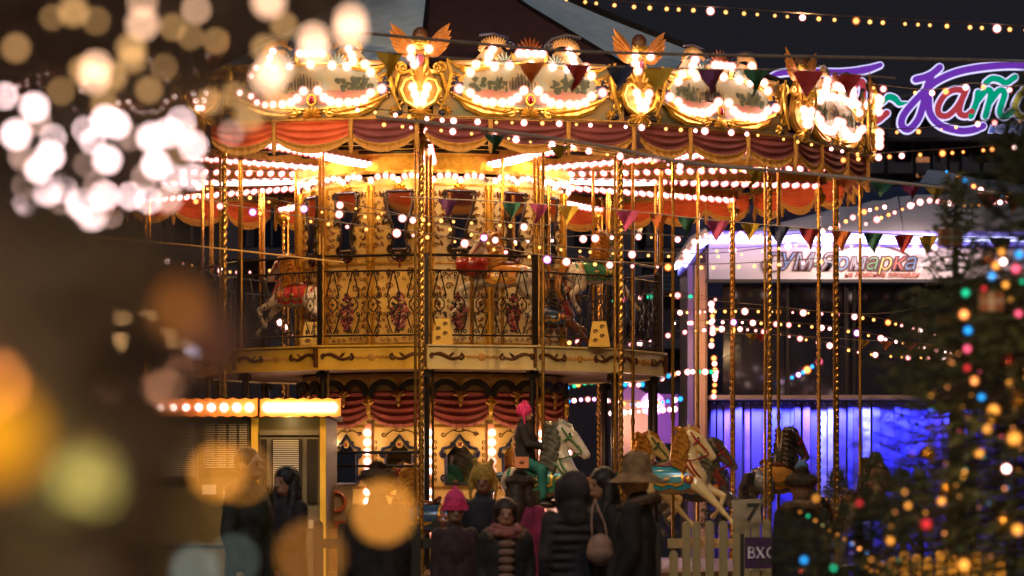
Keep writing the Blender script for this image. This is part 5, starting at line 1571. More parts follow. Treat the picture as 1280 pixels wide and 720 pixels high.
LS('string of bulbs low behind the upper deck right of the drum', [(680, 430), (730, 424), (790, 428), (850, 412)], 46, 13, (692, 722, 800, 835), 30, cols='pva', bigc='wp', small=.024, bigr=.03)

for i, (Y_, z_, lab) in enumerate(((19., 4.6, 'nearest'), (30., 6.45, 'second'))):  # two strings added above the frame as front fill
    xs = [-4.2, -2.1, 0, 2.1, 4.2]
    t = thing('light_string', lab + ' added string of large bulbs overhead, out of view, lighting crowd and carousel', 'string lights', (0, Y_, z_), 0, 'strings of light bulbs across the fair')
    pts_ = [Vector((x * 1.3, 0, .03 * x * x)) for x in xs]
    MB().tube(catmull(pts_, 6), .006, 5).build('cable', cord_d, t)
    for p_ in catmull(pts_, 3): put('bulb', globe_mesh('w', .026), t, (p_.x, 0, p_.z - .035))
    for j, p_ in enumerate(pts_): lamp('bulb_light', (p_.x, 0, p_.z - .06), (70, (560, 560, 480, 360, 300)[j])[i], (1, .60, .26), .03, t)

# bunting ------------------------------------------------------------
def pennant_mesh(w, h, m, s_):
    b = MB(); n = 5; vs = []
    q = random.Random(s_)
    ph = q.uniform(0, 6); q0 = q.uniform(-1, 1)
    for j in range(n + 1):
        v = j / n
        for i in range(n + 1):
            u = (i / n - .5) * (1 - v * .96)
            vs.append((u * w * (1 - .12 * q0) + .06 * w * sin(ph + v * 4) * v, (.06 * sin(ph + u * 9 + v * 3) + .05 * q0 * v) * (v + .2), -v * h * (1 - .1 * q0) + .03 * h * sin(u * 7 + ph)))
    fs = [(j * (n + 1) + i, (j + 1) * (n + 1) + i, (j + 1) * (n + 1) + i + 1, j * (n + 1) + i + 1) for i in range(n) for j in range(n)]
    b.add(vs, fs); return b.mesh('pennant', m)
FC = {'yellow': mat('yellow_flag', (.55, .36, .02), .8, 0, (.45, .28, .02), 8), 'magenta': mat('magenta_flag', (.36, .04, .14), .8, 0, (.28, .03, .1), 8), 'green': mat('green_flag', (.02, .15, .09), .8, 0, (.02, .1, .06), 8), 'violet': mat('violet_flag', (.16, .04, .16), .8, 0, (.12, .03, .12), 8), 'orange': mat('orange_flag', (.60, .16, .03), .8, 0, (.5, .12, .02), 8), 'red': mat('red_flag', (.38, .03, .03), .8, 0, (.3, .02, .03), 8), 'navy': mat('navy_flag', (.03, .04, .11), .8, 0, (.02, .03, .08), 8)}
def bunting(label, pts, Y, flags, w, h):
    path = catmull([px(x, y, Y) for x, y in pts], 8); org = path[0]
    t = thing('bunting', label, 'bunting', tuple(org), 0, 'lines of bunting')
    MB().tube([p - org for p in path], .005, 5).build('cord', cord_m, t)
    for i, (x, c) in enumerate(flags):
        for k in range(len(path) - 1):
            xa, xb = 640 + path[k].x / Y * F, 640 + path[k + 1].x / Y * F
            if xa <= x <= xb:
                u = (x - xa) / (xb - xa); p = path[k].lerp(path[k + 1], u) - org
                o = put('pennant', pennant_mesh(w / F * Y, h / F * Y, FC[c], i), t, tuple(p), rz=random.Random(i).uniform(-.4, .4)); o['label'] = c + ' triangular pennant'
                break
bunting('bunting of large blurred pennants hanging before the rounding boards', [(440, 62), (560, 72), (700, 80), (860, 86), (1000, 88), (1120, 98)], 21.5, [(487, 'yellow'), (665, 'orange'), (722, 'red'), (776, 'navy'), (823, 'yellow'), (889, 'violet'), (945, 'green'), (1010, 'red'), (1062, 'red')], 37, 34)
bunting('bunting of small pennants strung at the height of the upper rail', [(500, 246), (620, 252), (760, 261), (900, 276), (1100, 292), (1300, 300)], 30.5, [(560, 'violet'), (640, 'green'), (674, 'magenta'), (711, 'yellow'), (785, 'magenta'), (824, 'orange'), (859, 'green'), (897, 'magenta'), (938, 'yellow'), (974, 'navy'), (1012, 'red'), (1052, 'orange'), (1092, 'green'), (1130, 'red'), (1160, 'yellow'), (1250, 'navy')], 27, 26)
bunting('bunting of pennants under the pale slanting cable on the right', [(600, 165), (700, 182), (860, 206), (960, 214), (1080, 222), (1300, 250)], 25, [(619, 'green'), (700, 'yellow'), (944, 'yellow'), (1060, 'orange'), (1104, 'green'), (1140, 'magenta'), (1170, 'yellow'), (1236, 'red'), (1268, 'orange')], 30, 22)
bunting('short bunting sagging before the dark pavilion windows', [(860, 415), (960, 418), (1060, 424), (1200, 432)], 41, [(940, 'yellow'), (951, 'red'), (1080, 'yellow'), (1108, 'orange'), (1138, 'red'), (1165, 'orange'), (1145, 'green')], 18, 12)

# ------------------------------------------------------------------ ticket booth on the left
YT = 33.
tz = lambda y: zy(y, YT)
bx_ = lambda x: px(x, 0, YT).x
bt = thing('ticket_booth', 'mustard framed ticket booth with blinds, door and bulb lit marquee', 'booth', (0, 0, 0))
olive = mat('mustard_enamel', (.15, .115, .04), .45, 0, (.08, .06, .022), 2.2, .15, spread=(.3, .75))
olive_d = mat('grey_olive_frame', (.16, .14, .09), .45, 0, (.12, .10, .07), 4, .05)
x0, x1 = bx_(190), bx_(408)
MB().box(((x0 + x1) / 2, YT + 1.0, tz(522) / 2), (x1 - x0, 2.0, tz(522))).build('booth_body', olive, bt, smooth=False)
MB().box(((x0 + x1) / 2, YT + .9, tz(522) + .03), (x1 - x0 + .12, 2.3, .06)).build('roof', olive_d, bt, smooth=False)
MB().box((bx_(319), YT - .03, tz(540) / 2 + .1), (.07, .07, tz(530))).build('corner_trim', cream_w, bt, smooth=False)
MB().box((bx_(404), YT - .03, tz(540) / 2 + .1), (.06, .07, tz(530))).build('corner_trim', cream_w, bt, smooth=False)
# door
dr = MB().box((bx_(362), YT - .02, (tz(541)) / 2), (bx_(400) - bx_(325), .04, tz(541))).build('door', olive_d, bt, smooth=False)
for xa, xb in ((327, 334), (340, 378), (384, 397)):
    MB().box(((bx_(xa) + bx_(xb)) / 2, YT - .05, (tz(549) + tz(628)) / 2), (bx_(xb) - bx_(xa), .02, tz(549) - tz(628))).build('door_pane', mat('booth_glass', (.03, .028, .02), .1, 0, (.05, .04, .03), 2), dr, smooth=False)
MB().box((bx_(362), YT - .05, tz(541)), (bx_(400) - bx_(325), .05, .05)).build('door_lintel', olive_d, dr, smooth=False)
bl_ = MB().box((0, 0, 0), (bx_(374) - bx_(342), .012, .012)).mesh('blind_slat', mat('pale_blind', (.50, .46, .36), .6))
for i in range(26): put('blind_slat', bl_, dr, (bx_(358), YT - .07, tz(551) - i * .022))
# window with blinds on the left half
wn = MB().box((bx_(283), YT - .02, (tz(527) + tz(590)) / 2), (bx_(312) - bx_(255), .04, tz(527) - tz(590))).build('window_frame', olive_d, bt, smooth=False)
for xa, xb in ((257, 270), (272, 284), (286, 297), (299, 310)):
    MB().box(((bx_(xa) + bx_(xb)) / 2, YT - .05, (tz(530) + tz(587)) / 2), (bx_(xb) - bx_(xa), .02, tz(530) - tz(587))).build('window_pane', mat('booth_glass', (.03, .028, .02)), wn, smooth=False)
    s2 = MB().box((0, 0, 0), (bx_(xb) - bx_(xa) - .01, .012, .010)).mesh('blind_slat', mat('pale_blind', (.5, .46, .36)))
    for i in range(20): put('blind_slat', s2, wn, ((bx_(xa) + bx_(xb)) / 2, YT - .065, tz(531) - i * .023))
w2 = MB().box((bx_(222), YT - .02, (tz(527) + tz(600)) / 2), (.42, .04, tz(527) - tz(600))).build('window_frame', olive_d, bt, smooth=False)
s3 = MB().box((0, 0, 0), (.36, .012, .010)).mesh('blind_slat', mat('pale_blind', (.5, .46, .36)))
for i in range(24): put('blind_slat', s3, w2, (bx_(222), YT - .065, tz(530) - i * .023))
for i, (xn, yn, wn_, hn) in enumerate(((332, 640, .10, .14), (262, 612, .14, .10), (286, 622, .10, .13), (389, 655, .05, .09))):
    MB().box((0, 0, 0), (wn_, .004, hn)).build('paper_notice', mat('paper', (.55, .50, .38), .8, 0, (.45, .4, .3), 20), bt, (bx_(xn), YT - .046 - .004 * (i == 3), tz(yn)), smooth=False)
for z in (.45, .9): MB().box(((x0 + x1) / 2, YT - .006, z), (x1 - x0, .02, .02)).build('wall_batten', olive_d, bt, smooth=False)
# marquee boxes
for xa, xb in ((196, 325), (328, 428)):
    w = bx_(xb) - bx_(xa); h = tz(500) - tz(521)
    n = int(w / .06)
    out_ = [(-w / 2 + w * i / n, h / 2 + (.012 if i % 2 else -.004)) for i in range(n + 1)] + [(w / 2 - w * i / n, -h / 2 - (.012 if i % 2 else -.004)) for i in range(n + 1)]
    m_ = put('marquee_box', MB().prism(out_, 0, .10).mesh('marquee_box', mat('tangerine_enamel', (.72, .24, .03), .4, 0, (.6, .18, .02), 8, .05), False), bt, ((bx_(xa) + bx_(xb)) / 2, YT - .22, (tz(500) + tz(521)) / 2))
    nb_ = 8 if xa < 300 else 12
    for i in range(nb_):
        x = -w / 2 + .08 + (w - .16) * i / (nb_ - 1)
        put('bulb', globe_mesh('w', .040) if xa < 300 else globe_mesh('w', .044), m_, (x, -.14, 0))
    for i in range(3): lamp('marquee_light', (-w / 2 + w * (i + .5) / 3, -.32, 0), 3.4, (1, .55, .20), .03, m_)
lamp('eave_lamp', (bx_(362), YT - .30, tz(526)), 3.2, (1, .70, .30), .03, bt)
# control cabinet and steps right of the booth
cb_ = thing('control_cabinet', 'grey cabinet with a red ring of bulbs at the foot of the lower drum', 'cabinet', tuple(px(421, 655, 34.5)))
MB().box((0, .1, .0), (.33, .25, .82)).build('cabinet_body', mat('warm_grey_panel', (.30, .22, .16), .5, 0, (.24, .17, .12), 4), cb_, smooth=False)
MB().box((0, -.03, -.02), (.29, .02, .30)).box((0, -.035, .24), (.29, .02, .26)).build('cabinet_door', mat('taupe_panel', (.38, .27, .18), .5), cb_, smooth=False)
MB().tube([(.09 * cos(q), -.06, .24 + .10 * sin(q)) for q in [i * PI / 10 for i in range(20)]], .022, 6, closed=True).build('red_ring', mat('coral_enamel', (.62, .14, .06), .3, coat=.5), cb_)
MB().box((0, -.05, -.02), (.25, .02, .11)).build('red_plate', mat('brick_plate', (.42, .09, .04), .5), cb_, smooth=False)
b = thing('wooden_steps', 'lit wooden steps leading up to the carousel beside the booth', 'steps', (px(405, 0, 33.2).x, 33.6, 0))
for i in range(4): MB().box((0, -.28 * i + .3, (1.05 - .22 * i) / 2), (.75, .30, 1.05 - .22 * i)).build('step', mat('lit_boards', (.50, .30, .10), .6, 0, (.4, .22, .07), 5, .2), b, smooth=False)
# lower safety rail of the carousel
for k in (12, 13):
    a = (k + .5) * SA; q = place('safety_rail', MB().tube([(-1.1, 0, 0), (1.1, 0, 0)], .02, 6).mesh('safety_rail', dark), apo(RR - .5), a, 1.88)
    put('cross_rail', MB().tube([(-1.1, 0, 0), (1.1, 0, 0)], .016, 6).mesh('cross_rail', dark), q, (0, 0, -.15))
# numbered board
nb7 = thing('number_board', 'small slanted white board painted with a black 7 behind the picket fence', 'board', tuple(px(933, 640, 33.8)), R(-6))
MB().box((0, 0, 0), (.30, .03, .27), ry=R(-3)).build('board_panel', mat('chalk_board', (.26, .24, .20), .6, 0, (.2, .18, .15), 5), nb7, smooth=False)
text_mesh('7', .28, 'number', [mat('black_numeral', (.02, .018, .018), .5)], (-.03, -.022, -.10), nb7, shear=.15, offset=.002, extrude=.004)
MB().box((0, .03, -.65), (.05, .05, 1.05)).build('board_leg', dark, nb7, smooth=False)

# picket fence --------------------------------------------------------
YF = 27.
wood = mat('lit_pine', (.82, .60, .26), .6, 0, (.68, .46, .17), 4, .3, stretch=(6, 6, .6))  # pickets in the light, its brightness put into the colour
wood_d = mat('unlit_pine', (.11, .085, .05), .7, 0, (.07, .055, .035), 4, .3, stretch=(6, 6, .6))  # shade of the unlit pickets put into the colour; stakes share it
fe = thing('picket_fence', 'pale pine picket fence with rounded tops in front of the carousel', 'fence', (0, YF, 0))
fq = random.Random(9)
def picket(w, h, m):
    out_ = [(-w / 2, .05), (-w / 2, h - w / 2)] + [(-w / 2 * cos(i * PI / 6), h - w / 2 + w / 2 * sin(i * PI / 6)) for i in range(1, 6)] + [(w / 2, h - w / 2), (w / 2, .05)]
    return MB().prism(out_, 0, .022).mesh('picket', m, False)
for x in [842, 858, 870.5, 887, 904, 921, 932, 944, 958, 975]:
    h = zy(650 + fq.uniform(-2, 2) + (38 if x == 842 else 0), YF)
    put('picket', picket(.072, h, wood), fe, (px(x, 0, YF).x, fq.uniform(0, .01), 0), rz=fq.uniform(-.05, .05))
for x in [398, 428, 447, 500, 520, 545, 562, 700, 820]:
    h = zy(652 + fq.uniform(-3, 3), YF)
    put('picket', picket(.085, h, wood_d), fe, (px(x, 0, YF).x, fq.uniform(0, .01), 0), rz=fq.uniform(-.05, .05))
for z in (1.0, .35): 
    MB().box(((px(835, 0, YF).x + px(985, 0, YF).x) / 2, .04, z), (px(985, 0, YF).x - px(835, 0, YF).x, .03, .08)).build('fence_rail', wood, fe, smooth=False)
    MB().box(((px(390, 0, YF).x + px(830, 0, YF).x) / 2, .04, z), (px(830, 0, YF).x - px(390, 0, YF).x, .03, .08)).build('fence_rail', wood_d, fe, smooth=False)
lamp('fence_lamp', (px(905, 0, YF).x - .0, -1.6, 2.3), 0.01, (1, .7, .35), .03, fe)  # added lamp without a fixture, almost off
f2 = thing('picket_fence', 'lit yellow picket fence low in front of the large fir tree', 'fence', (0, 17., 0))
for i in range(12):
    x = 1085 + i * 15
    put('picket', picket(.052, zy(688 + (i % 3) * 4, 17), mat('amber_pine', (.70, .42, .08), .6, 0, (.55, .3, .05), 4, .2)), f2, (px(x, 0, 17).x, 0, 0))
# entrance sign
YS = 25.
es_ = thing('entrance_sign', 'purple entrance sign with white lettering ВХОД hung on the picket fence', 'sign', tuple(px(960, 691, YS)))
MB().box((0, 0, 0), (58 / F * YS, .02, 39 / F * YS)).build('sign_board', mat('aubergine_board', (.14, .05, .15), .55, 0, (.11, .04, .12), 5), es_, smooth=False)
white_l = mat('white_lettering', (.75, .68, .66), .5, emit=(.8, .65, .6), es=.12)
u = .80 / F * YS
def L_(b, L, w, x0): b.ribbon([(x0 + x * u, z * u) for x, z in L], w * u, -.012, .006, False)
b = MB(); x0 = -32 * u
for L, w in (([(2, -8), (2, 9)], 3), ([(0, 8.4), (7, 8.4), (9.5, 6), (9, 3), (6.5, 1.2)], 2), ([(2, 1), (7, .8), (10.5, -1.5), (10.3, -5.5), (8, -7.4), (0, -7.4)], 2)): L_(b, L, w, x0)
b.build('letter', white_l, es_, smooth=False)
b = MB(); x0 = -19.5 * u
for L, w in (([(2, 8), (12.5, -7)], 3), ([(12, 8), (2.5, -7)], 1.6), ([(0, 8.3), (5, 8.3)], 1.4), ([(9.5, 8.3), (14, 8.3)], 1.4), ([(0, -7.3), (5, -7.3)], 1.4), ([(9.5, -7.3), (15, -7.3)], 1.4)): L_(b, L, w, x0)
b.build('letter', white_l, es_, smooth=False)
b = MB(); x0 = -3 * u
b.ribbon([(x0 + (7.5 + 6.0 * cos(q)) * u, (.5 + 7.6 * sin(q)) * u) for q in [i * PI / 10 for i in range(21)]], 2.4 * u, -.012, .006, False)
b.build('letter', white_l, es_, smooth=False)
b = MB(); x0 = 13.5 * u
for L, w in (([(3, -6.5), (5, 0), (5.5, 8)], 1.6), ([(12.5, -6.5), (12.5, 8)], 3), ([(4, 8.2), (14.5, 8.2)], 1.6), ([(0, -6.8), (16, -6.8)], 1.6), ([(.8, -6.5), (.8, -10)], 1.4), ([(15.2, -6.5), (15.2, -10)], 1.4)): L_(b, L, w, x0)
b.build('letter', white_l, es_, smooth=False)
for x in (-.2, .2): MB().box((x, .03, -.45), (.03, .03, 1.2)).build('sign_stake', wood_d, es_, smooth=False)
# ------------------------------------------------------------------ fir trees on the right
fir_g = mat('fir_needles', (.060, .085, .035), .5, 0, (.11, .12, .04), 3)
fir_b = mat('fir_bark', (.06, .04, .025), .9, 0, (.035, .022, .015), 12, .6)
def needle_mesh(segs, per, L, w, mats, rq):
    """segs: list of (start, end) twigs; per: needles per twig"""
    V_ = []; 
    for (a, c) in segs:
        d = c - a; ln = d.length
        if ln < 1e-5: continue
        d.normalize(); o1 = d.orthogonal().normalized(); o2 = d.cross(o1)
        for i in range(per):
            t = rq.random(); q = rq.uniform(0, 2 * PI)
            s_ = a.lerp(c, t); out_ = (o1 * cos(q) + o2 * sin(q)) * .85 + d * .6
            out_.normalize(); e = s_ + out_ * L * rq.uniform(.6, 1.1)
            sd = out_.cross(d).normalized() * w
            V_ += [s_ - sd, s_ + sd, e]
    n = len(V_) // 3
    me = bpy.data.meshes.new('needles'); me.vertices.add(n * 3); me.vertices.foreach_set('co', np.array([tuple(v) for v in V_], dtype=np.float32).ravel())
    me.loops.add(n * 3); me.loops.foreach_set('vertex_index', np.arange(n * 3, dtype=np.int32)); me.polygons.add(n); me.polygons.foreach_set('loop_start', np.arange(0, n * 3, 3, dtype=np.int32))
    try: me.polygons.foreach_set('loop_total', np.full(n, 3, dtype=np.int32))
    except Exception: pass
    for m in mats: me.materials.append(m)
    me.update(); me.validate()
    return me
def fir(label, base, h, rbase, zmin, seedv, nb_=150, per=9, L=.024, w=.0016, tw=8, group='fir trees of the fair'):
    rq = random.Random(seedv)
    t = thing('fir_tree', label, 'fir tree', base, 0, group)
    b = MB(); b.tube([(0, 0, 0), (.01, 0, h * .5), (0, 0, h)], [.05 + .02 * h, .03 + .006 * h, .004], 8); b.build('trunk', fir_b, t)
    segs = []; br = MB()
    for i in range(nb_):
        z = zmin + (h - zmin) * (i / nb_) ** .9
        rad = rbase * (1 - z / h) * rq.uniform(.72, 1.12) + .03
        q = i * 2.39996 + rq.uniform(-.3, .3)
        p0 = Vector((0, 0, z)); p1 = Vector((cos(q) * rad * .55, sin(q) * rad * .55, z - rad * .06)); p2 = Vector((cos(q) * rad, sin(q) * rad, z + rad * .10 + (.05 if z > h * .8 else 0)))
        br.tube([p0, p1, p2], [.009, .005, .002], 4, caps=False)
        segs.append((p1, p2)); segs.append((p0.lerp(p1, .5), p1))
        for j in range(tw):
            tt = .25 + .75 * (j + rq.random()) / tw
            s0 = p0.lerp(p1, tt * 2) if tt < .5 else p1.lerp(p2, tt * 2 - 1)
            sd = 1 if j % 2 else -1
            dirv = Vector((cos(q + sd * .85), sin(q + sd * .85), rq.uniform(-.35, .15)))
            ln = rad * .36 * (1.15 - tt) + .05
            segs.append((s0, s0 + dirv * ln))
            if ln > .14: segs.append((s0 + dirv * ln * .4, s0 + dirv * ln * .4 + Vector((cos(q + sd * .2), sin(q + sd * .2), -.25)) * ln * .5))
    stuff(br.build('branches', fir_b, t))
    stuff(put('needles', needle_mesh(segs, per, L, w, [fir_g], rq), t))
    return t
YR = 12.
for x_, lab_ in ((903, 'dark little potted fir behind the cream horses'), (1046, 'dark little potted fir before the blue slats'), (1128, 'dark little potted fir by the right end of the blue slats'), (1150, 'dark potted fir partly behind the slender fir')):
    fir(lab_, (px(x_, 0, 47).x, 47., 0), zy(588, 47), .75, .9, int(x_), nb_=60, per=12, tw=6, L=.06, w=.006, group='potted firs before the pavilion')
tb_ = px(1318, 0, YR)
fir('large decorated fir tree filling the right edge of the picture', (tb_.x, YR, 0), 3.05, 1.75, .55, 31, nb_=380, per=18, tw=11, L=.03, w=.0022)
t2 = px(1194, 0, 19.)
fir('slender fir whose bare tip crosses the pavilion fascia', (t2.x, 19., 0), zy(222, 19.), 1.0, .8, 12, nb_=150, per=16, tw=8, L=.035, w=.0026)
t3 = px(1075, 0, 15.)
fir('low young fir tree behind the person in the furred hood', (t3.x, 15., 0), zy(618, 15), 1.0, .3, 17, nb_=100, per=16, tw=8, L=.03, w=.0022)
# chain of coloured lamps down the edge of the big tree
def tree_lights(label, pts, Y, r, cordon=True):
    org = px(pts[0][0], pts[0][1], Y)
    t = thing('fairy_lights', label, 'string lights', tuple(org), 0, 'chains of lamps in the fir trees')
    P3 = [px(x, y, Y + .06 * sin(i * 2.3)) - org for i, (x, y, c, s_) in enumerate(pts)]
    if cordon: MB().tube(catmull([p + Vector((.0, .012, .012)) for p in P3], 5), .002, 4).build('cable', dark, t)
    for p, (x, y, c, s_) in zip(P3, pts):
        o = put('bulb', globe_mesh('t' if c == 'a' else c, r), t, tuple(p), scale=s_)
        o['label'] = {'g': 'green', 'o': 'orange', 'b': 'blue', 'k': 'pink', 'r': 'red', 'a': 'amber', 'w': 'white', 'p': 'rose', 'v': 'violet'}[c] + ' glowing lamp'
    return t
tree_lights('chain of coloured lamps hanging straight down the left edge of the big fir', [(1274, 318, 'b', 1.1), (1252, 315, 'a', .9), (1207, 366, 'g', 1), (1205, 393, 'o', 1.25), (1210, 413, 'b', 1.05), (1209, 436, 'k', 1), (1209, 460, 'r', .9), (1218, 476, 'o', 1.05), (1227, 496, 'b', .95)], 11.5, .011)
tree_lights('chain of amber lamps curving down through the middle of the big fir', [(1262, 479, 'a', .8), (1242, 513, 'a', 1.6), (1234, 536, 'a', 1.2), (1224, 566, 'a', 1.2), (1206, 590, 'a', .6), (1180, 615, 'a', .8), (1177, 626, 'a', 1.1), (1162, 570, 'a', 1.1)], 11.5, .011)
tree_lights('chain of warm and pink lamps at the upper right of the big fir', [(1245, 332, 'a', 1.2), (1254, 327, 'w', .8), (1270, 336, 'k', 1.3), (1257, 356, 'a', 1), (1230, 361, 'r', .8), (1273, 392, 'k', 1.1), (1240, 345, 'b', 1.1), (1263, 374, 'a', .6), (1278, 352, 'g', .6)], 11.6, .010)
tree_lights('chain of small lamps scattered low over the big fir and the young fir', [(1272, 662, 'a', 1.5), (1268, 548, 'a', 1.9), (1258, 586, 'w', .9), (1158, 655, 'r', 1.4), (1135, 632, 'a', .8), (1113, 676, 'a', .9), (1074, 629, 'r', .8), (1042, 710, 'g', .7), (1020, 623, 'a', .7), (1005, 700, 'b', .9), (1131, 615, 'a', .5), (1205, 706, 'a', 1.6)], 10.6, .010)
rqq = random.Random(8)
def fir_pts(n, cols, s0, s1):
    L = []
    while len(L) < n:
        y = rqq.uniform(430, 705); x = rqq.uniform(1285 - (y - 200) * .42, 1290)
        L.append((x, y, rqq.choice(cols), rqq.uniform(s0, s1)))
    return sorted(L, key=lambda v: v[1])
tree_lights('fine chain of tiny warm lamps winding all over the big fir', fir_pts(34, 'aaaaoo', .18, .4), 11.3, .011)
tree_lights('second fine chain of tiny mixed lamps deep in the big fir', fir_pts(16, 'aagrbk', .2, .4), 11.8, .011)
tree_lights('fine chain of tiny lamps on the low young fir by the furred hood', [(1000 + (i * 37) % 120, 640 + (i * 23) % 75, 'aaogabr'[i % 7], .3 + .05 * (i % 4)) for i in range(20)], 14.6, .014)
# baubles
def bauble(label, x, y, Y, r, m):
    p = px(x, y, Y); t = thing('bauble', label, 'bauble', tuple(p), 0, 'baubles on the fir trees')
    MB().sph((0, 0, 0), r, 16, 12).build('ball', m, t); MB().tube([(0, 0, r * .95), (0, 0, r * 1.2)], r * .22, 8).build('cap', gold_d, t)
gb = mat('gold_bauble', (.62, .32, .05), .16, .9); rb_ = mat('red_bauble', (.4, .02, .02), .15, .8); cbm = mat('copper_bauble', (.45, .2, .1), .22, .9)
bauble('gold bauble left of the fir lamps in front of the blue curtain', 1158, 566, 11.4, .030, gb)
bauble('gold bauble on the big fir just below the blue lamp', 1240, 524, 11.4, .026, gb)
bauble('gold bauble low on the big fir by the amber cluster', 1181, 612, 11.3, .024, gb)
bauble('gold bauble near the bottom right corner on the big fir', 1255, 655, 11.2, .032, gb)
bauble('gold bauble deep in the young fir beside the furred hood', 1114, 676, 12., .026, gb)
bauble('dark red bauble on the right side of the big fir', 1262, 452, 11.6, .026, rb_)
bauble('copper bauble high on the big fir beside the coloured lamps', 1236, 322, 11.6, .030, cbm)
bauble('amber bauble at the far right edge of the big fir', 1275, 500, 11.5, .028, gb)
# small gift boxes
def gift(label, x, y, Y, s_, c1, c2, rz):
    p = px(x, y, Y); t = thing('gift_box', label, 'gift box', tuple(p), rz, 'little gift boxes hung in the firs')
    MB().box((0, 0, 0), (s_, s_ * .5, s_ * .75)).build('box', c1, t, smooth=False)
    MB().box((0, 0, 0), (s_ * .16, s_ * .53, s_ * .78)).box((0, 0, 0), (s_ * 1.03, s_ * .52, s_ * .13)).build('ribbon', c2, t, smooth=False)
gp = mat('terracotta_paper', (.40, .14, .06), .5, 0, (.3, .1, .04), 20); gr_ = mat('pale_ribbon', (.55, .45, .35), .4)
gift('striped terracotta gift box hanging at the tip of the slender fir', 1187, 297, 18.8, .13, gp, gr_, .2)
gift('terracotta gift box with pale ribbon on the big fir', 1240, 377, 11.5, .085, gp, gr_, -.25)
gift('brown gift box with gold ribbon left of the lamp chain', 1180, 401, 18.5, .085, mat('kraft_paper', (.30, .18, .08), .6), gold, .1)
lamp('tree_fill', tuple(px(1225, 500, 10.9)), 9.600000000000001, (1, .6, .25), .03)  # fill lamps without fixtures, added to brighten the right firs
lamp('tree_fill', tuple(px(1190, 640, 10.3)), 10.8, (1, .55, .22), .03)
lamp('tree_fill', tuple(px(1180, 690, 16.2)), 42.0, (1, .55, .15), .03)

# ------------------------------------------------------------------ the fir close to the camera on the left
near_n = mat('near_fir_needles', (.055, .055, .035), .6, 0, (.09, .06, .04), 4)
def inside(p, poly):
    x, y = p; c = False; n = len(poly)
    for i in range(n):
        x0, y0 = poly[i]; x1, y1 = poly[i - 1]
        if (y0 > y) != (y1 > y) and x < (x1 - x0) * (y - y0) / (y1 - y0) + x0: c = not c
    return c
def near_tree(label, root, poly, Ya, Yb, nboughs, seedv, tw, per, L, w, h):
    rq = random.Random(seedv)
    t = thing('fir_tree', label, 'fir tree', (root[0], root[1], 0), 0, 'fir trees of the fair')
    org = Vector((root[0], root[1], 0))
    MB().tube([(0, 0, 0), (0, 0, h * .5), (0, 0, h)], [.09, .06, .01], 10).build('trunk', fir_b, t)
    segs = []; br = MB(); k = 0
    xs = [p[0] for p in poly]; ys = [p[1] for p in poly]
    while k < nboughs:
        x, y = rq.uniform(min(xs), max(xs)), rq.uniform(min(ys), max(ys))
        if not inside((x, y), poly): continue
        k += 1
        tip = px(x, y, rq.uniform(Ya, Yb)) - org
        st_ = Vector((0, 0, tip.z + rq.uniform(.0, .12)))
        mid = st_.lerp(tip, .8) + Vector((0, 0, rq.uniform(-.01, .02)))
        br.tube([st_, mid, tip], [.006, .003, .0015], 4, caps=False)
        a = st_.lerp(tip, .85)
        segs.append((a, tip)); d = (tip - st_).normalized()
        for j in range(tw):
            s0 = a.lerp(tip, rq.random())
            v = (d + Vector((rq.gauss(0, .7), rq.gauss(0, .7), rq.gauss(0, .7)))).normalized()
            segs.append((s0, s0 + v * L * 2.2))
    stuff(br.build('branches', fir_b, t))
    stuff(put('needles', needle_mesh(segs, per, L, w, [near_n], rq), t))
    return t
near_tree('blurred fir boughs hanging close overhead in the upper left corner', (-1.1, 4.2), [(-80, -60), (500, -60), (465, 10), (420, 60), (360, 120), (300, 170), (250, 235), (120, 262), (-80, 285)], 4.1, 5.4, 260, 41, 7, 16, .034, .0016, 2.6)
near_tree('blurred brown fir boughs arching across the booth roof from the left', (-.95, 2.6), [(90, 280), (235, 310), (298, 390), (300, 480), (262, 480), (240, 385), (110, 350)], 2.0, 2.6, 75, 47, 7, 14, .020, .0011, 1.8)
near_tree('blurred low fir boughs hiding the wall of the booth', (-.98, 2.4), [(110, 500), (225, 485), (262, 530), (215, 620), (190, 760), (120, 760)], 2.0, 2.5, 120, 49, 7, 14, .020, .0011, 1.7)
near_tree('blurred dark fir boughs very close to the lens in the lower left corner', (-.85, 2.1), [(-60, 250), (40, 270), (150, 305), (235, 345), (110, 320), (100, 540), (150, 640), (165, 760), (-60, 760)], 1.75, 2.5, 230, 43, 7, 16, .020, .0011, 1.75)
def near_lights(label, L, Y, r, col, s_, colh=None, hs=1.0):
    org = px(L[0][0], L[0][1], Y); mm = [lamp_mat(label[:14], col, s_), halo_mat(label[:14] + 'f', colh or col, hs)]
    t = thing('fairy_lights', label, 'string lights', tuple(org), 0, 'chains of lamps in the fir trees')
    b_ = bulb_mesh('bulb', r, 1.25, mm, 12, 8)
    rq = random.Random(len(L))
    P3 = []
    for x, y in L:
        p = px(x, y, Y + rq.uniform(-.05, .05) * Y) - org; P3.append(p)
        put('bulb', b_, t, tuple(p), scale=rq.uniform(.6, 1.15))
    if len(P3) > 2: MB().tube(catmull(sorted(P3, key=lambda v: v.x), 4), .0008, 4).build('cable', dark, t)
    return t
near_lights('blurred cluster of bright white lamps hanging in the upper left boughs', [(6, 120), (43, 134), (20, 168), (66, 172), (48, 212), (62, 195), (33, 252), (60, 240), (106, 162), (116, 176), (132, 150), (145, 156), (101, 255), (115, 268), (130, 245), (78, 236), (190, 172), (195, 206), (163, 245), (186, 250), (216, 222), (241, 220), (241, 182), (226, 152), (134, 200), (211, 166)], 3.85, .0054, (1, .70, .68), 19, (1, .4, .6), 1)
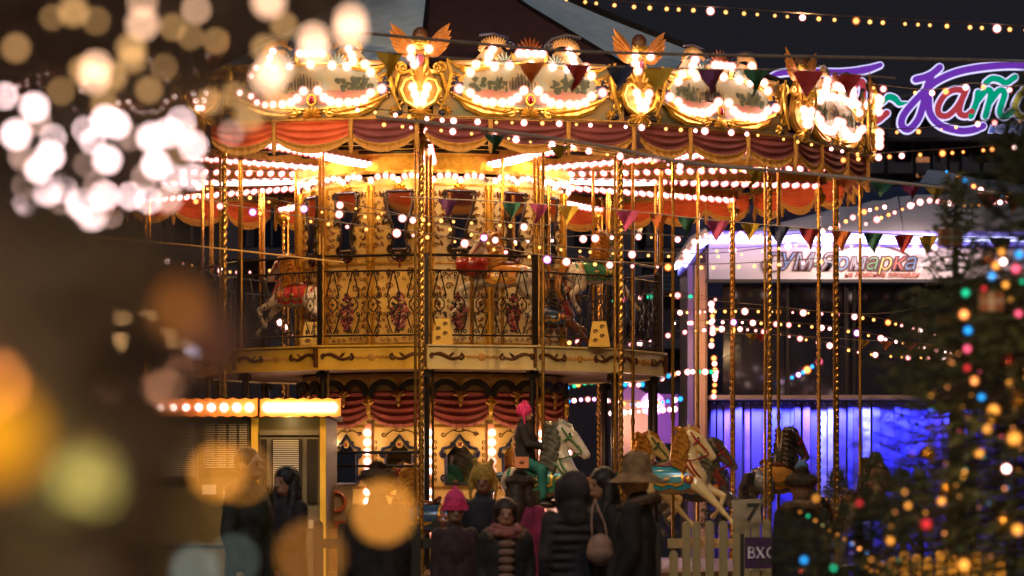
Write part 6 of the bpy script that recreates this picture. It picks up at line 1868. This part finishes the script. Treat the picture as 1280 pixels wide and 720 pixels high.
near_lights('blurred paler rose lamps mixed among the white cluster of the upper left boughs', [(46, 152), (28, 196), (32, 232), (76, 250), (108, 205), (120, 232), (136, 268), (165, 172), (181, 222), (210, 248), (231, 166), (289, 165), (150, 180)], 4.05, .0052, (1, .62, .48), 6, (1, .4, .4), .6)
near_lights('blurred dim golden lamps in the upper left boughs above the white cluster', [(65, 22), (92, 14), (120, 26), (216, 34), (238, 46), (270, 51), (104, 88), (166, 74), (205, 84), (186, 112), (76, 114), (130, 130), (262, 128), (293, 118), (355, 32), (347, 128), (312, 146), (330, 60), (140, 95), (222, 190), (20, 60), (164, 60)], 3.95, .0062, (.95, .50, .18), 3.2, (.9, .5, .2), .4)
near_lights('blurred rose and amber lamps at the right end of the upper boughs', [(120, 84), (178, 4), (178, 30), (336, 2), (393, 64), (392, 48), (438, 24), (438, 38), (342, 88), (335, 98), (118, 98), (245, 12)], 3.6, .0078, (1, .58, .36), 6.5, (1, .4, .2), .7)
near_lights('huge soft amber discs of lamps dangling before the booth and the crowd', [(272, 590), (303, 592)], 1.93, .0042, (1, .36, .04), 6)
near_lights('single large amber disc of a lamp dangling before the dark figure', [(479, 640)], 1.93, .0046, (1, .37, .05), 8)
near_lights('faint large amber disc of a lamp low before the booth steps', [(388, 694)], 1.75, .0042, (1, .36, .06), 2.6)
near_lights('faint pale teal discs of lamps at the bottom edge near the lower left boughs', [(243, 712), (292, 700)], 2.3, .0050, (.42, .52, .46), 1.7)
near_lights('small warm sparkles of lamps low in the left boughs', [(147, 392), (150, 400), (148, 422), (154, 434), (182, 394), (192, 400), (210, 418), (214, 428), (230, 428)], 7.0, .014, (1, .55, .22), 40, (1, .5, .2), .8)
near_lights('single violet white lamp among the warm sparkles in the left boughs', [(238, 443)], 6.0, .011, (.95, .8, 1), 40)
near_lights('soft rose lamps smeared in the middle of the left boughs', [(138, 486), (150, 506), (152, 524), (178, 512), (188, 512), (196, 484), (208, 486), (225, 468)], 3.2, .0062, (1, .42, .22), 5.0)
def near_globe(label, x, y, Y, r, col, s_, watt):
    p = px(x, y, Y); t = thing('lamp_globe', label, 'lamp', tuple(p), 0, 'large glowing globes in the near fir')
    MB().sph((0, 0, 0), r, 20, 14).build('globe', lamp_mat(label[:12], col, s_), t); MB().tube([(0, 0, r * .95), (0, 0, r * 1.3)], r * .3, 8).build('cap', gold_d, t)
    lamp('globe_light', (0, -r * 1.2, r * .4), watt, col, .01, t)
near_globe('pale yellow glowing globe, brightest blur low in the left boughs', 110, 602, 1.85, .013, (.85, .68, .16), 1.9, .35)
near_globe('deep orange glowing globe at the left edge of the picture', -8, 545, 1.70, .024, (1, .38, .015), .95, .35)
near_globe('small orange glowing globe high in the lower left boughs', 225, 388, 2.0, .010, (.8, .26, .05), .7, .12)
b = thing('copper_bauble', 'big matte rose copper bauble blurred at the right edge of the near boughs', 'bauble', tuple(px(262, 428, 2.1)))
MB().sph((0, 0, 0), .020, 20, 14).build('ball', mat('rose_copper', (.22, .12, .09), .5, .2, (.16, .08, .06), 30), b); MB().tube([(0, 0, .019), (0, 0, .025)], .005, 8).build('cap', gold_d, b)
lamp('near_fill', tuple(px(200, 150, 3.2)), 22., (1, .62, .42), .01)  # unseen fill lamps added to light the near boughs
lamp('near_fill', tuple(px(330, 60, 3.1)), 18., (1, .6, .4), .01)
lamp('near_fill', tuple(px(190, 470, 1.55)), 2.6, (1, .58, .40), .01)
lamp('near_fill', tuple(px(30, 330, 1.42)), 1.6, (.95, .80, .52), .01)
lamp('near_fill', tuple(px(60, 640, 1.42)), 2.2, (1, .55, .22), .01)
lamp('near_fill', tuple(px(240, 430, 1.42)), 4.5, (1, .5, .36), .01)
